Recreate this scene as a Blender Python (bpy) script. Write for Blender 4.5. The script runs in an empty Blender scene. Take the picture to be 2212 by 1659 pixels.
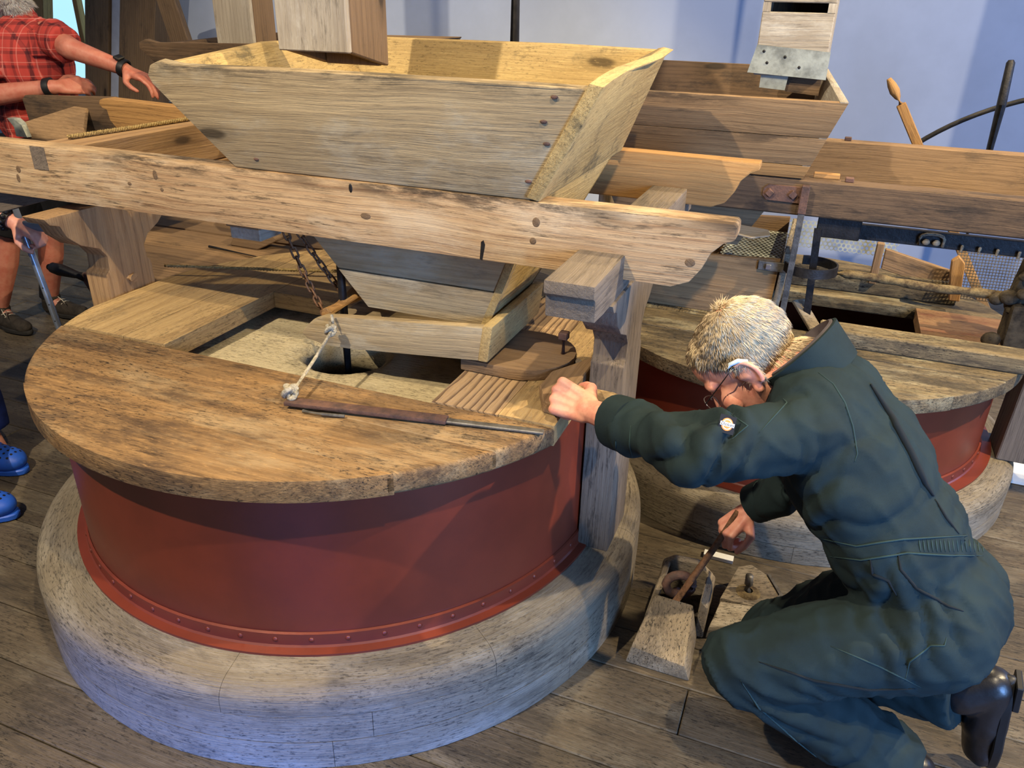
import bpy, bmesh, math, random
from mathutils import Vector, Matrix, Quaternion, noise
random.seed(7)
S = bpy.context.scene
COL = S.collection
PI = math.pi
V = Vector

# ------------------------------------------------------------------ camera
cam_d = bpy.data.cameras.new('camera')
cam_d.sensor_width = 36.0
cam_d.lens = 27.626
cam_d.clip_start = 0.05
cam = bpy.data.objects.new('camera', cam_d)
COL.objects.link(cam)
fw = V((-0.32229292, 0.83811694, -0.44009917)); rt = V((0.92933662, 0.36861245, 0.02140819)); up = V((-0.1801686, 0.40210056, 0.89769394))
m3 = Matrix((rt, up, -fw)).transposed()
cam.matrix_world = Matrix.Translation((1.19444, -1.77083, 1.55959)) @ m3.to_4x4()
S.camera = cam

# ------------------------------------------------------------------ world, lights, exposure
S.view_settings.view_transform = 'Standard'
S.view_settings.look = 'None'
S.view_settings.gamma = 1.0
S.view_settings.use_curve_mapping = False
S.view_settings.exposure = 0.28
wd = bpy.data.worlds.new('world'); S.world = wd
wd.use_nodes = True
bg = wd.node_tree.nodes['Background']
bg.inputs['Color'].default_value = (0.42, 0.60, 1.0, 1)
bg.inputs['Strength'].default_value = 0.19

def aim(o, target):
    d = V(target) - o.location
    o.rotation_euler = d.to_track_quat('-Z', 'Y').to_euler()
def spot(name, loc, target, energy, color, angle, size=0.05, blend=0.3):
    l = bpy.data.lights.new(name, 'SPOT'); l.energy = energy; l.color = color
    l.spot_size = math.radians(angle); l.spot_blend = blend; l.shadow_soft_size = size
    o = bpy.data.objects.new(name, l); COL.objects.link(o); o.location = loc; aim(o, target); return o
def area(name, loc, target, energy, color, sx, sy):
    l = bpy.data.lights.new(name, 'AREA'); l.energy = energy; l.color = color
    l.shape = 'RECTANGLE'; l.size = sx; l.size_y = sy
    o = bpy.data.objects.new(name, l); COL.objects.link(o); o.location = loc; aim(o, target); return o
WARM = (1.0, 0.80, 0.50)
spot('spotlight_front', (-0.75, -2.45, 3.9), (0.2, 0.3, 0.6), 640, (1.0, 0.85, 0.63), 100, 0.03)
spot('spotlight_right', (3.3, 0.55, 3.2), (0.5, 0.3, 0.7), 640, WARM, 95, 0.03)
spot('spotlight_corner', (1.75, -1.5, 3.7), (1.15, 0.6, 0.5), 330, (1.0, 0.82, 0.54), 95, 0.03)
spot('spotlight_rear', (0.9, 2.6, 3.9), (-0.2, 0.9, 0.7), 330, (1.0, 0.78, 0.44), 100, 0.03)
spot('curb_daylight_spot', (1.05, -3.4, 0.42), (0.46, -0.78, -0.10), 680, (0.07, 0.22, 1.0), 20, 0.06, 1.0)  # added pair of narrow blue spots, shaped so daylight tints only the curb
spot('curb_daylight_spot', (0.55, -3.5, 0.42), (-0.02, -0.90, -0.10), 680, (0.07, 0.22, 1.0), 20, 0.06, 1.0)
sw = area('side_window_daylight', (4.6, 1.9, 2.0), (1.2, 3.6, 1.5), 70, (0.22, 0.45, 1.0), 1.0, 1.4)
d2 = area('doorway_daylight', (3.4, -2.2, 1.1), (1.5, -0.3, 0.5), 36, (0.22, 0.46, 1.0), 0.9, 1.8)
d2.data.spread = math.radians(80)

# ------------------------------------------------------------------ materials
def lin(c):
    o = []
    for v in c:
        v /= 255.0
        o.append(v / 12.92 if v <= 0.04045 else ((v + 0.055) / 1.055) ** 2.4)
    return (o[0], o[1], o[2], 1)
MATS = {}
class NT:
    def __init__(s, name):
        s.m = bpy.data.materials.new(name); s.m.use_nodes = True
        s.t = s.m.node_tree; s.b = s.t.nodes['Principled BSDF']
        MATS[name] = s.m
    def n(s, ty, **kw):
        x = s.t.nodes.new(ty)
        for k, v in kw.items(): setattr(x, k, v)
        return x
    def l(s, a, b): s.t.links.new(a, b)
    def val(s, sock, v):
        if hasattr(v, 'is_output'): s.l(v, sock)
        else: sock.default_value = v
    def coord(s, kind='gc'):
        if kind == 'gc':
            a = s.n('ShaderNodeAttribute', attribute_name='gc'); return a.outputs['Vector']
        return s.n('ShaderNodeTexCoord').outputs[kind]
    def mapping(s, vec, scale, loc=(0, 0, 0)):
        m = s.n('ShaderNodeMapping'); s.l(vec, m.inputs['Vector'])
        m.inputs['Scale'].default_value = scale; m.inputs['Location'].default_value = loc
        return m.outputs[0]
    def noise(s, vec, scale, detail=4, rough=.55, dist=0.0):
        x = s.n('ShaderNodeTexNoise'); s.l(vec, x.inputs['Vector'])
        x.inputs['Scale'].default_value = scale; x.inputs['Detail'].default_value = detail
        x.inputs['Roughness'].default_value = rough; x.inputs['Distortion'].default_value = dist
        return x.outputs['Fac']
    def ramp(s, fac, stops):
        r = s.n('ShaderNodeValToRGB'); s.l(fac, r.inputs[0])
        e = r.color_ramp.elements
        while len(e) < len(stops): e.new(0.5)
        for i, (p, c) in enumerate(stops):
            e[i].position = p; e[i].color = c if len(c) == 4 else (*c, 1)
        return r.outputs[0]
    def fr(s, fac, a, b):  # float smoothstep a..b
        r = s.n('ShaderNodeMapRange'); r.interpolation_type = 'SMOOTHSTEP'; s.l(fac, r.inputs['Value'])
        r.inputs['From Min'].default_value = a; r.inputs['From Max'].default_value = b
        return r.outputs[0]
    def math(s, op, a, b=0.0):
        x = s.n('ShaderNodeMath', operation=op); s.val(x.inputs[0], a); s.val(x.inputs[1], b); return x.outputs[0]
    def mix(s, fac, a, b, blend='MIX'):
        x = s.n('ShaderNodeMix', data_type='RGBA', blend_type=blend)
        s.val(x.inputs['Factor'], fac); s.val(x.inputs['A'], a); s.val(x.inputs['B'], b); return x.outputs['Result']
    def bump(s, h, strength=.3, dist=.01):
        x = s.n('ShaderNodeBump'); x.inputs['Strength'].default_value = strength; x.inputs['Distance'].default_value = dist
        s.l(h, x.inputs['Height']); s.l(x.outputs[0], s.b.inputs['Normal'])
    def done(s, col, rough=.7, metal=0.0, spec=.35):
        s.val(s.b.inputs['Base Color'], col); s.val(s.b.inputs['Roughness'], rough)
        s.b.inputs['Metallic'].default_value = metal; s.b.inputs['Specular IOR Level'].default_value = spec
        return s.m

def wood(name, light, dark, stain, stain_lo=.56, stain_hi=.72, ring=.5, ringscale=24, knots=.9, rough=.75, bump=.6, grain=.5, pale=None, speck=.0, stainscale=(2.2, 7, 7), grime=.35, handled=0.0):
    t = NT(name); g0 = t.coord()
    # gently bend the grain
    wn = t.n('ShaderNodeTexNoise'); t.l(t.mapping(g0, (1.6, 5, 5)), wn.inputs['Vector']); wn.inputs['Scale'].default_value = 1.3; wn.inputs['Detail'].default_value = 2
    sub = t.n('ShaderNodeVectorMath', operation='MULTIPLY_ADD'); t.l(wn.outputs['Color'], sub.inputs[0]); sub.inputs[1].default_value = (0, .032, .032); t.l(g0, sub.inputs[2])
    g = sub.outputs[0]
    low = t.noise(t.mapping(g, (.7, 4, 4)), 1.6, 4, .6)
    w = t.n('ShaderNodeTexWave', wave_type='RINGS', rings_direction='X', wave_profile='SAW')
    t.l(t.mapping(g, (.10, 1, 1), (0, .19, .23)), w.inputs['Vector'])
    w.inputs['Scale'].default_value = ringscale; w.inputs['Distortion'].default_value = 3.0
    w.inputs['Detail'].default_value = 3; w.inputs['Detail Scale'].default_value = 1.4; w.inputs['Detail Roughness'].default_value = .6
    late = t.fr(w.outputs['Fac'], .45, 1.0)
    mid = t.noise(t.mapping(g, (1.6, 85, 85)), 1.0, 5, .7)
    fine = t.noise(t.mapping(g, (6, 330, 330)), 1.0, 4, .7)
    f = t.math('ADD', t.math('MULTIPLY', t.fr(low, .3, .7), 1 - ring), t.math('MULTIPLY', late, ring))
    st = t.math('ADD', t.math('MULTIPLY', t.fr(mid, .30, .70), .55), t.math('MULTIPLY', t.fr(fine, .28, .72), .45))
    f = t.math('ADD', t.math('MULTIPLY', f, 1 - grain), t.math('MULTIPLY', st, grain))
    col = t.mix(f, lin(light), lin(dark))
    if pale:
        pn = t.noise(t.mapping(g, (1.5, 4, 4), (3, 1, 2)), 2.0, 7, .7)
        col = t.mix(t.math('MULTIPLY', t.fr(pn, .47, .68), .65), col, lin(pale))
    if knots:
        v = t.n('ShaderNodeTexVoronoi'); t.l(t.mapping(g, (1.7, 5.2, 5.2)), v.inputs['Vector']); v.inputs['Scale'].default_value = 1.0
        k = t.fr(v.outputs['Distance'], .095, .05)
        col = t.mix(t.math('MULTIPLY', k, knots), col, lin([c * .42 for c in dark]))
        ko = t.math('MULTIPLY', t.fr(v.outputs['Distance'], .20, .09), .35)
        col = t.mix(ko, col, lin([c * .75 for c in dark]))
    sn = t.noise(t.mapping(g, stainscale, (5, 2, 9)), 1.5, 10, .76)
    col = t.mix(t.math('MULTIPLY', t.fr(sn, stain_lo, stain_hi), .8), col, lin(stain))
    # streaky grime that follows the grain, in patches
    gn = t.noise(t.mapping(g, (12, 105, 105), (2, 5, 1)), 1.0, 8, .75); gm = t.noise(t.mapping(g, (1.3, 3.2, 3.2), (8, 3, 6)), 1.5, 4, .6)
    col = t.mix(t.math('MULTIPLY', t.math('MULTIPLY', t.fr(gn, .50, .64), t.fr(gm, .42, .62)), grime), col, lin([c * .55 for c in stain]))
    if handled:   # hand grime worn into the top edge
        hz = t.n('ShaderNodeAttribute', attribute_name='hz').outputs['Fac']
        hn = t.noise(t.mapping(g, (5, 22, 22), (1, 9, 2)), 1.0, 9, .75); hb = t.noise(t.mapping(g, (1.1, 2, 2), (3, 3, 3)), 1.4, 3, .6)
        hm = t.math('MULTIPLY', t.math('MULTIPLY', t.fr(hz, .055, .0), t.fr(hn, .42, .58)), t.fr(hb, .36, .56))
        col = t.mix(t.math('MULTIPLY', hm, handled), col, lin([c * .62 for c in stain]))
    if speck:
        sp = t.noise(t.mapping(g, (55, 200, 200)), 1.0, 7, .75)
        pm = t.noise(t.mapping(g, (2.0, 3.5, 3.5), (1, 7, 4)), 1.4, 5, .6)
        sm = t.math('MULTIPLY', t.fr(sp, .52, .62), t.fr(pm, .34, .56))
        col = t.mix(t.math('MULTIPLY', sm, speck), col, lin([c * .42 for c in stain]))
        lp = t.noise(t.mapping(g, (40, 150, 150), (4, 4, 4)), 1.0, 6, .7)
        col = t.mix(t.math('MULTIPLY', t.fr(lp, .56, .68), speck * .35), col, lin([min(255, c * 1.22) for c in light]))
    h = t.math('ADD', t.math('ADD', t.math('MULTIPLY', fine, .6), t.math('MULTIPLY', mid, .8)), t.math('MULTIPLY', late, -.5 * ring))
    t.bump(h, bump, .006)
    return t.done(col, rough, 0, .25)

wood('hopper_wood', (184, 162, 122), (118, 100, 74), (86, 78, 66), .57, .74, ring=.22, pale=(172, 162, 138), grain=.6, handled=.85)
wood('hopper_lit_wood', (196, 170, 114), (140, 114, 72), (96, 86, 64), .52, .66, ring=.25, stainscale=(5, 6, 6), speck=.5)  # yellower hopper wood: warm lamp light on these boards put into the colour
wood('beam_wood', (198, 168, 126), (120, 86, 58), (74, 60, 48), .60, .74, ring=.5, pale=(190, 170, 140), ringscale=15, grain=.5, grime=.75, handled=.9)
wood('orange_wood', (180, 138, 84), (128, 92, 54), (86, 66, 46), .64, .8, ring=.55, ringscale=18)
wood('post_wood', (174, 140, 98), (116, 88, 62), (84, 72, 60), .60, .78, ring=.6, ringscale=16)
wood('grey_post_wood', (128, 114, 98), (86, 76, 66), (62, 57, 54), .50, .70, ring=.4, grime=.7)
wood('lid_wood', (154, 120, 77), (86, 63, 41), (62, 48, 38), .44, .66, ring=.4, pale=(156, 134, 100), speck=1.0, ringscale=15, rough=.6, bump=.6, grain=.6, grime=.8)
wood('lid_yellow_wood', (182, 154, 106), (122, 96, 64), (92, 80, 64), .54, .72, ring=.55, speck=.6, ringscale=20, rough=.65, bump=.5)
wood('ridged_wood', (176, 146, 108), (84, 62, 46), (96, 74, 56), .62, .8, ring=.95, ringscale=26, knots=0, bump=1.0, grain=.15)
wood('lid_far_wood', (132, 116, 86), (82, 69, 50), (56, 50, 42), .43, .60, ring=.3, pale=(170, 162, 132), speck=1.0, rough=.7, bump=.7)
wood('lid_red_wood', (134, 104, 72), (84, 60, 44), (92, 52, 38), .46, .66, ring=.3, speck=.8, rough=.6, grime=.6)
wood('dark_beam_wood', (108, 86, 64), (66, 52, 40), (44, 38, 34), .46, .66, ring=.45, grime=.7)
wood('box_lit_wood', (162, 130, 90), (106, 80, 53), (84, 70, 56), .55, .74, ring=.5, ringscale=17, grime=.6, handled=.8)  # brown boards lightened, with missing warm light put into the colour
wood('brown_wood', (146, 118, 86), (98, 76, 54), (68, 58, 48), .52, .72, ring=.5)
wood('base_wood', (128, 117, 98), (97, 87, 72), (72, 65, 56), .50, .74, ring=.25, pale=(148, 140, 124), knots=.3, speck=.8, rough=.75, bump=.9, grime=.7, stainscale=(4, 7, 7))
wood('floor_wood', (96, 84, 67), (62, 54, 43), (46, 41, 34), .46, .68, ring=.35, pale=(114, 105, 88), knots=.4, speck=.9, rough=.55, bump=.45, grime=.6, grain=.55)
wood('chute_wood', (170, 160, 142), (124, 112, 96), (94, 84, 74), .54, .74, ring=.35, pale=(192, 186, 172), grime=.5)
wood('chute_brown_wood', (124, 100, 74), (86, 68, 50), (62, 52, 42), .58, .75, ring=.45)
wood('weight_wood', (146, 132, 110), (104, 92, 76), (78, 70, 60), .48, .68, ring=.1, knots=0, speck=1.0, pale=(168, 158, 138), bump=.7)
wood('stone_grit', (204, 188, 150), (168, 152, 118), (104, 94, 74), .50, .7, ring=.0, knots=0, speck=.7, bump=.9, grain=.2, stainscale=(5, 5, 5), rough=.9, grime=.2)

def simple(name, c, rough=.6, metal=0.0, var=.25, scale=6, bumpk=.0, spec=.35, c2=None, bs=60, coord='gc', lo=.35, hi=.7):
    t = NT(name); g = t.coord(coord)
    n1 = t.noise(g, scale, 6, .65)
    c2 = c2 or [x * (1 - var) for x in c]
    col = t.mix(t.fr(n1, lo, hi), lin(c), lin(c2))
    if bumpk: t.bump(t.noise(g, bs, 5, .6), bumpk, .004)
    return t.done(col, rough, metal, spec)
simple('red_paint', (104, 43, 27), .40, 0, .12, 5, .05, .4, bs=25)
simple('wall_plaster', (178, 188, 208), .9, 0, .06, 1.2, .1, .1, bs=20)  # white plaster with a little blue daylight tinted into its colour
simple('iron_rust', (104, 76, 64), .75, .2, 0, 30, .5, .3, c2=(70, 56, 52), bs=160)
simple('iron_dark', (44, 42, 42), .5, .5, .4, 30, .3, .4, bs=120)
simple('iron_grey', (112, 108, 102), .55, .6, .3, 40, .3, .4, bs=150)
simple('tin_grey', (158, 162, 152), .5, .35, .3, 18, .2, .4)
simple('chain_rust', (122, 88, 62), .7, .3, .4, 60, .5, .3, bs=200)
simple('rope', (178, 168, 146), .9, 0, .3, 120, .6, .1, bs=400)
simple('rope_yellow', (168, 142, 92), .9, 0, .35, 120, .6, .1, bs=400)
simple('dusty_iron', (116, 100, 70), .85, .1, 0, 40, .7, .2, c2=(60, 48, 36), bs=140)
simple('black_void', (10, 9, 9), .95, 0, .3, 5, 0, .05)
simple('skin', (214, 152, 126), .5, 0, 0, 30, .12, .35, c2=(196, 124, 104), bs=120)
simple('skin_tan', (164, 106, 88), .5, 0, 0, 30, .12, .35, c2=(156, 88, 72), bs=120)
simple('hair_grey', (218, 198, 160), .5, 0, 0, 14, 0, .4, c2=(172, 150, 120))
simple('beard_grey', (190, 186, 180), .6, 0, 0, 30, 0, .3, c2=(140, 132, 126))
simple('coverall_green', (31, 43, 44), .85, 0, .16, 9, .25, .15, bs=900)
simple('collar_lining', (84, 78, 80), .9, 0, .15, 20, .2, .1, bs=600)
simple('boot_black', (26, 25, 28), .35, 0, .3, 20, .15, .5)
simple('black_cloth', (24, 24, 28), .85, 0, .3, 20, .2, .15)
simple('sneaker', (54, 48, 42), .8, 0, .35, 25, .4, .2, bs=150)
simple('sneaker_sole', (40, 38, 36), .8, 0, .2, 25, .2, .2)
simple('lace', (196, 188, 170), .8, 0, .1, 40)
simple('jeans_blue', (28, 42, 96), .85, 0, .35, 14, .3, .15)
simple('croc_blue', (34, 84, 186), .5, 0, .12, 14, .05, .4)
simple('rubber_black', (20, 20, 22), .5, 0, .2, 20, .1, .4)
simple('crutch_metal', (150, 158, 168), .35, .7, .1, 10)
simple('crutch_grip', (112, 122, 130), .6, 0, .1, 10)
simple('white_paper', (226, 226, 222), .8, 0, .05, 10)
simple('silver', (190, 190, 190), .25, .9, .1, 10)
simple('hearing_aid_white', (206, 222, 232), .3, 0, .05, 10)
simple('badge_black', (18, 18, 22), .8, 0, .1, 60)
simple('badge_white', (226, 226, 226), .7, 0, .05, 60)
simple('badge_orange', (226, 132, 62), .7, 0, .05, 60)
simple('window_light', (200, 225, 245), .9, 0, .1, 2)
simple('white_paint', (200, 204, 216), .6, 0, .08, 8)
simple('gunk', (72, 64, 52), .95, 0, 0, 26, .9, .1, c2=(38, 34, 30), bs=70)
def plaid():
    t = NT('plaid_shirt'); g = t.coord()
    s = t.n('ShaderNodeSeparateXYZ'); t.l(g, s.inputs[0])
    def stripes(sock, per, lo, hi):
        fr = t.math('FRACT', t.math('DIVIDE', sock, per)); return t.math('MULTIPLY', t.math('GREATER_THAN', fr, lo), t.math('LESS_THAN', fr, hi))
    a = stripes(s.outputs['X'], .055, .3, .52); b = stripes(s.outputs['Z'], .055, .3, .52)
    c = stripes(s.outputs['X'], .055, .7, .76); d = stripes(s.outputs['Z'], .055, .7, .76)
    e = stripes(s.outputs['Y'], .055, .3, .52)
    k = t.math('MULTIPLY', t.math('ADD', t.math('ADD', a, e), b), .42)
    col = t.mix(t.math('MINIMUM', k, 1.0), lin((150, 54, 48)), lin((62, 26, 30)))
    col = t.mix(t.math('MULTIPLY', t.math('ADD', c, d), .5), col, lin((176, 110, 100)))
    t.done(col, .85, 0, .15)
plaid()
def mesh_plate():
    # sheet iron with see-through round holes
    t = NT('perforated_sheet'); g = t.coord()
    t.done(lin((170, 162, 140)), .6, .3)
mesh_plate()
M = MATS

# ------------------------------------------------------------------ geometry helpers
def basis(d, hint=None):
    d = V(d).normalized()
    h = V(hint) if hint else (V((0, 0, 1)) if abs(d.z) < .9 else V((1, 0, 0)))
    a = d.cross(h).normalized(); b = a.cross(d).normalized()
    return d, a, b
class MB:
    def __init__(s): s.v = []; s.f = []
    def add(s, vs, fs):
        o = len(s.v); s.v += [V(x) for x in vs]; s.f += [tuple(i + o for i in f) for f in fs]; return s
    def hexa(s, p):
        return s.add(p, [(3, 2, 1, 0), (4, 5, 6, 7), (0, 1, 5, 4), (1, 2, 6, 5), (2, 3, 7, 6), (3, 0, 4, 7)])
    def box(s, lo, hi):
        (a, b, c), (d, e, f) = lo, hi
        return s.hexa([(a, b, c), (d, b, c), (d, e, c), (a, e, c), (a, b, f), (d, b, f), (d, e, f), (a, e, f)])
    def bar(s, p0, p1, w, t, hint=None):
        """box from p0 to p1, w across (horizontal side), t along the hint direction"""
        d, a, b = basis(V(p1) - V(p0), hint); p0 = V(p0); p1 = V(p1); a = a * w / 2; b = b * t / 2
        return s.hexa([p0 - a - b, p0 + a - b, p0 + a + b, p0 - a + b, p1 - a - b, p1 + a - b, p1 + a + b, p1 - a + b])
    def prism(s, poly, ext):
        n = len(poly); poly = [V(p) for p in poly]; e = V(ext)
        s.add(poly + [p + e for p in poly], [tuple(range(n - 1, -1, -1)), tuple(range(n, 2 * n))] + [(i, (i + 1) % n, n + (i + 1) % n, n + i) for i in range(n)])
        return s
    def tube(s, path, r, n=8, closed=False):
        path = [V(p) for p in path]; k = len(path); rs = r if isinstance(r, (list, tuple)) else [r] * k
        vs = []; prev = None
        for i, p in enumerate(path):
            if closed: d = path[(i + 1) % k] - path[i - 1]
            else: d = path[min(i + 1, k - 1)] - path[max(i - 1, 0)]
            d.normalize()
            if prev is None: _, a, b = basis(d)
            else:
                a = prev - d * prev.dot(d)
                a = a.normalized() if a.length > 1e-6 else basis(d)[1]
                b = d.cross(a)
            prev = a
            for j in range(n):
                t = 2 * PI * j / n; vs.append(p + (a * math.cos(t) + b * math.sin(t)) * rs[i])
        fs = []
        for i in range(k if closed else k - 1):
            i2 = (i + 1) % k
            for j in range(n): fs.append((i * n + j, i * n + (j + 1) % n, i2 * n + (j + 1) % n, i2 * n + j))
        if not closed: fs += [tuple(range(n - 1, -1, -1)), tuple((k - 1) * n + j for j in range(n))]
        return s.add(vs, fs)
    def lathe(s, prof, n=48, c=(0, 0, 0), a0=0.0, a1=2 * PI, closedprof=False):
        c = V(c); full = abs(a1 - a0 - 2 * PI) < 1e-6; m = n if full else n + 1; k = len(prof); vs = []
        for i in range(m):
            t = a0 + (a1 - a0) * i / n
            for r, z in prof: vs.append(c + V((r * math.cos(t), r * math.sin(t), z)))
        fs = []; kk = k if closedprof else k - 1
        for i in range(n):
            i2 = (i + 1) % m
            for j in range(kk): fs.append((i * k + j, i2 * k + j, i2 * k + (j + 1) % k, i * k + (j + 1) % k))
        if closedprof and not full: fs += [tuple(range(k)), tuple((m - 1) * k + j for j in range(k - 1, -1, -1))]
        return s.add(vs, fs)
    def cap(s, p0, r0, p1, r1, n=12, h=4):
        p0 = V(p0); p1 = V(p1); d, a, b = basis(p1 - p0 if (p1 - p0).length > 1e-6 else V((0, 0, 1)))
        rings = []
        for i in range(1, h + 1): t = PI / 2 * i / h; rings.append((p0 - d * r0 * math.cos(t), r0 * math.sin(t)))
        for i in range(h - 1, 0, -1) if False else range(0, h): t = PI / 2 * i / h; rings.append((p1 + d * r1 * math.sin(t), r1 * math.cos(t)))
        vs = [p0 - d * r0]
        for c, r in rings:
            for j in range(n): t = 2 * PI * j / n; vs.append(c + (a * math.cos(t) + b * math.sin(t)) * r)
        vs.append(p1 + d * r1); k = len(rings); fs = []
        for j in range(n): fs.append((0, 1 + (j + 1) % n, 1 + j))
        for i in range(k - 1):
            for j in range(n): fs.append((1 + i * n + j, 1 + i * n + (j + 1) % n, 1 + (i + 1) * n + (j + 1) % n, 1 + (i + 1) * n + j))
        L = len(vs) - 1
        for j in range(n): fs.append((L, 1 + (k - 1) * n + j, 1 + (k - 1) * n + (j + 1) % n))
        return s.add(vs, fs)
    def ell(s, c, r, rot=None, n=16, m=10):
        c = V(c); vs = []; R = rot or Matrix.Identity(3)
        for i in range(1, m):
            t = PI * i / m
            for j in range(n):
                u = 2 * PI * j / n; vs.append(c + R @ V((r[0] * math.sin(t) * math.cos(u), r[1] * math.sin(t) * math.sin(u), r[2] * math.cos(t))))
        vs += [c + R @ V((0, 0, r[2])), c - R @ V((0, 0, r[2]))]; A = len(vs) - 2; B = A + 1; fs = []
        for j in range(n): fs.append((A, j, (j + 1) % n)); fs.append((B, (m - 2) * n + (j + 1) % n, (m - 2) * n + j))
        for i in range(m - 2):
            for j in range(n): fs.append((i * n + j, (i + 1) * n + j, (i + 1) * n + (j + 1) % n, i * n + (j + 1) % n))
        return s.add(vs, fs)
    def build(s, name, mat, parent=None, grain=(1, 0, 0), bevel=0.0, seg=1, smooth=False, rim=None, wob=0.0, cuts=0):
        me = bpy.data.meshes.new(name); me.from_pydata([tuple(x) for x in s.v], [], s.f)
        bm = bmesh.new(); bm.from_mesh(me)
        bmesh.ops.recalc_face_normals(bm, faces=bm.faces)
        if rim:
            cx, cy, R, off = rim
            es = [e for e in bm.edges if all(abs(math.hypot(x.co.x - cx, x.co.y - cy) - R) < 2e-3 for x in e.verts) and abs(e.verts[0].co.z - e.verts[1].co.z) < 1e-5]
            bmesh.ops.bevel(bm, geom=es, offset=off, segments=3, affect='EDGES', profile=.5, clamp_overlap=True)
        if bevel:
            es = [e for e in bm.edges if len(e.link_faces) == 2 and e.calc_face_angle(0) > .5]
            bmesh.ops.bevel(bm, geom=es, offset=bevel, segments=seg, affect='EDGES', profile=.6, clamp_overlap=True)
        if cuts:
            bmesh.ops.subdivide_edges(bm, edges=[e for e in bm.edges if e.calc_length() > .06], cuts=cuts, use_grid_fill=True)
        if wob:
            for x in bm.verts: x.co += noise.noise_vector(x.co * 9) * wob
        bm.to_mesh(me); bm.free()
        return finish(me, name, mat, parent, grain, smooth)
def finish(me, name, mat, parent=None, grain=(1, 0, 0), smooth=False, loc=None):
    off = V((random.uniform(-40, 40), random.uniform(-.25, .25), random.uniform(-.25, .25)))
    if isinstance(grain, tuple) and grain[0] == 'ring':
        at = me.attributes.new('gc', 'FLOAT_VECTOR', 'POINT'); buf = []
        for v in me.vertices:
            x, y = v.co.x - grain[1], v.co.y - grain[2]; r = math.hypot(x, y)
            buf += [math.atan2(y, x) * r + 7.3, r + grain[3], v.co.z]
        at.data.foreach_set('vector', buf)
    elif grain is not None:
        d, a, b = basis(grain)
        at = me.attributes.new('gc', 'FLOAT_VECTOR', 'POINT')
        buf = []
        for v in me.vertices:
            buf += [v.co.dot(d) + off.x, v.co.dot(a) + off.y, v.co.dot(b) + off.z]
        at.data.foreach_set('vector', buf)
    zt_ = max((v.co.z for v in me.vertices), default=0)
    hz = me.attributes.new('hz', 'FLOAT', 'POINT'); hz.data.foreach_set('value', [zt_ - v.co.z for v in me.vertices])
    if smooth:
        me.polygons.foreach_set('use_smooth', [True] * len(me.polygons))
        if smooth != 'all':
            try: me.set_sharp_from_angle(angle=math.radians(38))
            except Exception: pass
    me.materials.append(M[mat])
    o = bpy.data.objects.new(name, me); COL.objects.link(o)
    if parent: adopt(o, parent)
    return o
def adopt(o, parent):
    o.parent = parent; o.matrix_parent_inverse = Matrix.Translation(-wloc(parent))
def wloc(o):
    p = V((0, 0, 0))
    while o:
        p += o.location if o.parent is None else (o.matrix_parent_inverse.translation + o.location)
        o = o.parent
    return p
def tag(o, label, cat, group=None):
    o['label'] = label; o['category'] = cat
    if group: o['group'] = group
    return o
def thing(name, label, cat, loc=(0, 0, 0), group=None):
    o = bpy.data.objects.new(name, None); o.empty_display_size = .05; COL.objects.link(o); o.location = loc
    return tag(o, label, cat, group)
def struct(o): o['kind'] = 'structure'; return o
def inst(src, parent, loc, rot=None, name=None):
    c = bpy.data.objects.new(name or src.name.split('.')[0], src.data); COL.objects.link(c)
    c.location = loc
    if rot is not None: c.rotation_euler = rot
    if parent: adopt(c, parent)
    return c
def arc(c, r, a0, a1, n, plane='xz'):
    o = []
    for i in range(n + 1):
        t = math.radians(a0 + (a1 - a0) * i / n); x, y = r * math.cos(t), r * math.sin(t)
        o.append((c[0] + x, c[1] + y))
    return o
def clip(poly, f):
    """clip 2-D polygon by half plane f(p) >= 0 (linear)"""
    out = []
    for i in range(len(poly)):
        a, b = poly[i], poly[(i + 1) % len(poly)]; fa, fb = f(a), f(b)
        if fa >= 0: out.append(a)
        if (fa >= 0) != (fb >= 0):
            t = fa / (fa - fb); out.append((a[0] + (b[0] - a[0]) * t, a[1] + (b[1] - a[1]) * t))
    return out
def disc_piece(cx, cy, R, x0, x1, y0, y1, gap=.0012, n=120):
    p = [(cx + R * math.cos(2 * PI * i / n), cy + R * math.sin(2 * PI * i / n)) for i in range(n)]
    for f in (lambda q: q[0] - x0 - gap, lambda q: x1 - gap - q[0], lambda q: q[1] - y0 - gap, lambda q: y1 - gap - q[1]):
        p = clip(p, f)
        if len(p) < 3: return None
    return p
def lid_plank(parent, c, R, z0, z1, rect, mat, grain, name='plank', rim=.017):
    p = disc_piece(c[0], c[1], R, *rect)
    if not p: return
    zz = random.uniform(-.0015, .0015)
    m = MB().prism([(x, y, z0) for x, y in p], (0, 0, z1 - z0 + zz))
    return m.build(name, mat, parent, grain, bevel=0, rim=(c[0], c[1], R, rim), smooth=True)

# ------------------------------------------------------------------ the room
flo = struct(MB().box((-7, -6, -.06), (7, 5.2, -.022)).build('floor', 'black_void'))
y = -2.6; row = 0; plank_meshes = {}
while y < 3.9:
    w = .147
    xs = [-5.2]
    x = -5.2 + random.uniform(.5, 2.5)
    while x < 4.2: xs.append(x); x += random.uniform(1.9, 3.2)
    xs.append(4.4)
    for a, b in zip(xs[:-1], xs[1:]):
        MB().box((a + .0012, y + .0013, -.022), (b - .0012, y + w - .0013, random.uniform(-.0015, .0))).build('plank', 'floor_wood', flo, (1, 0, 0), bevel=.0025)
    y += w
wall_back = struct(MB().box((-4.05, 3.6, 0), (7, 3.8, 4.6)).build('wall_back', 'wall_plaster'))
wl = MB().box((-6.2, -6, 0), (-5.8, 3.9, 4.6))
struct(wl.build('wall_left', 'wall_plaster'))

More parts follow.
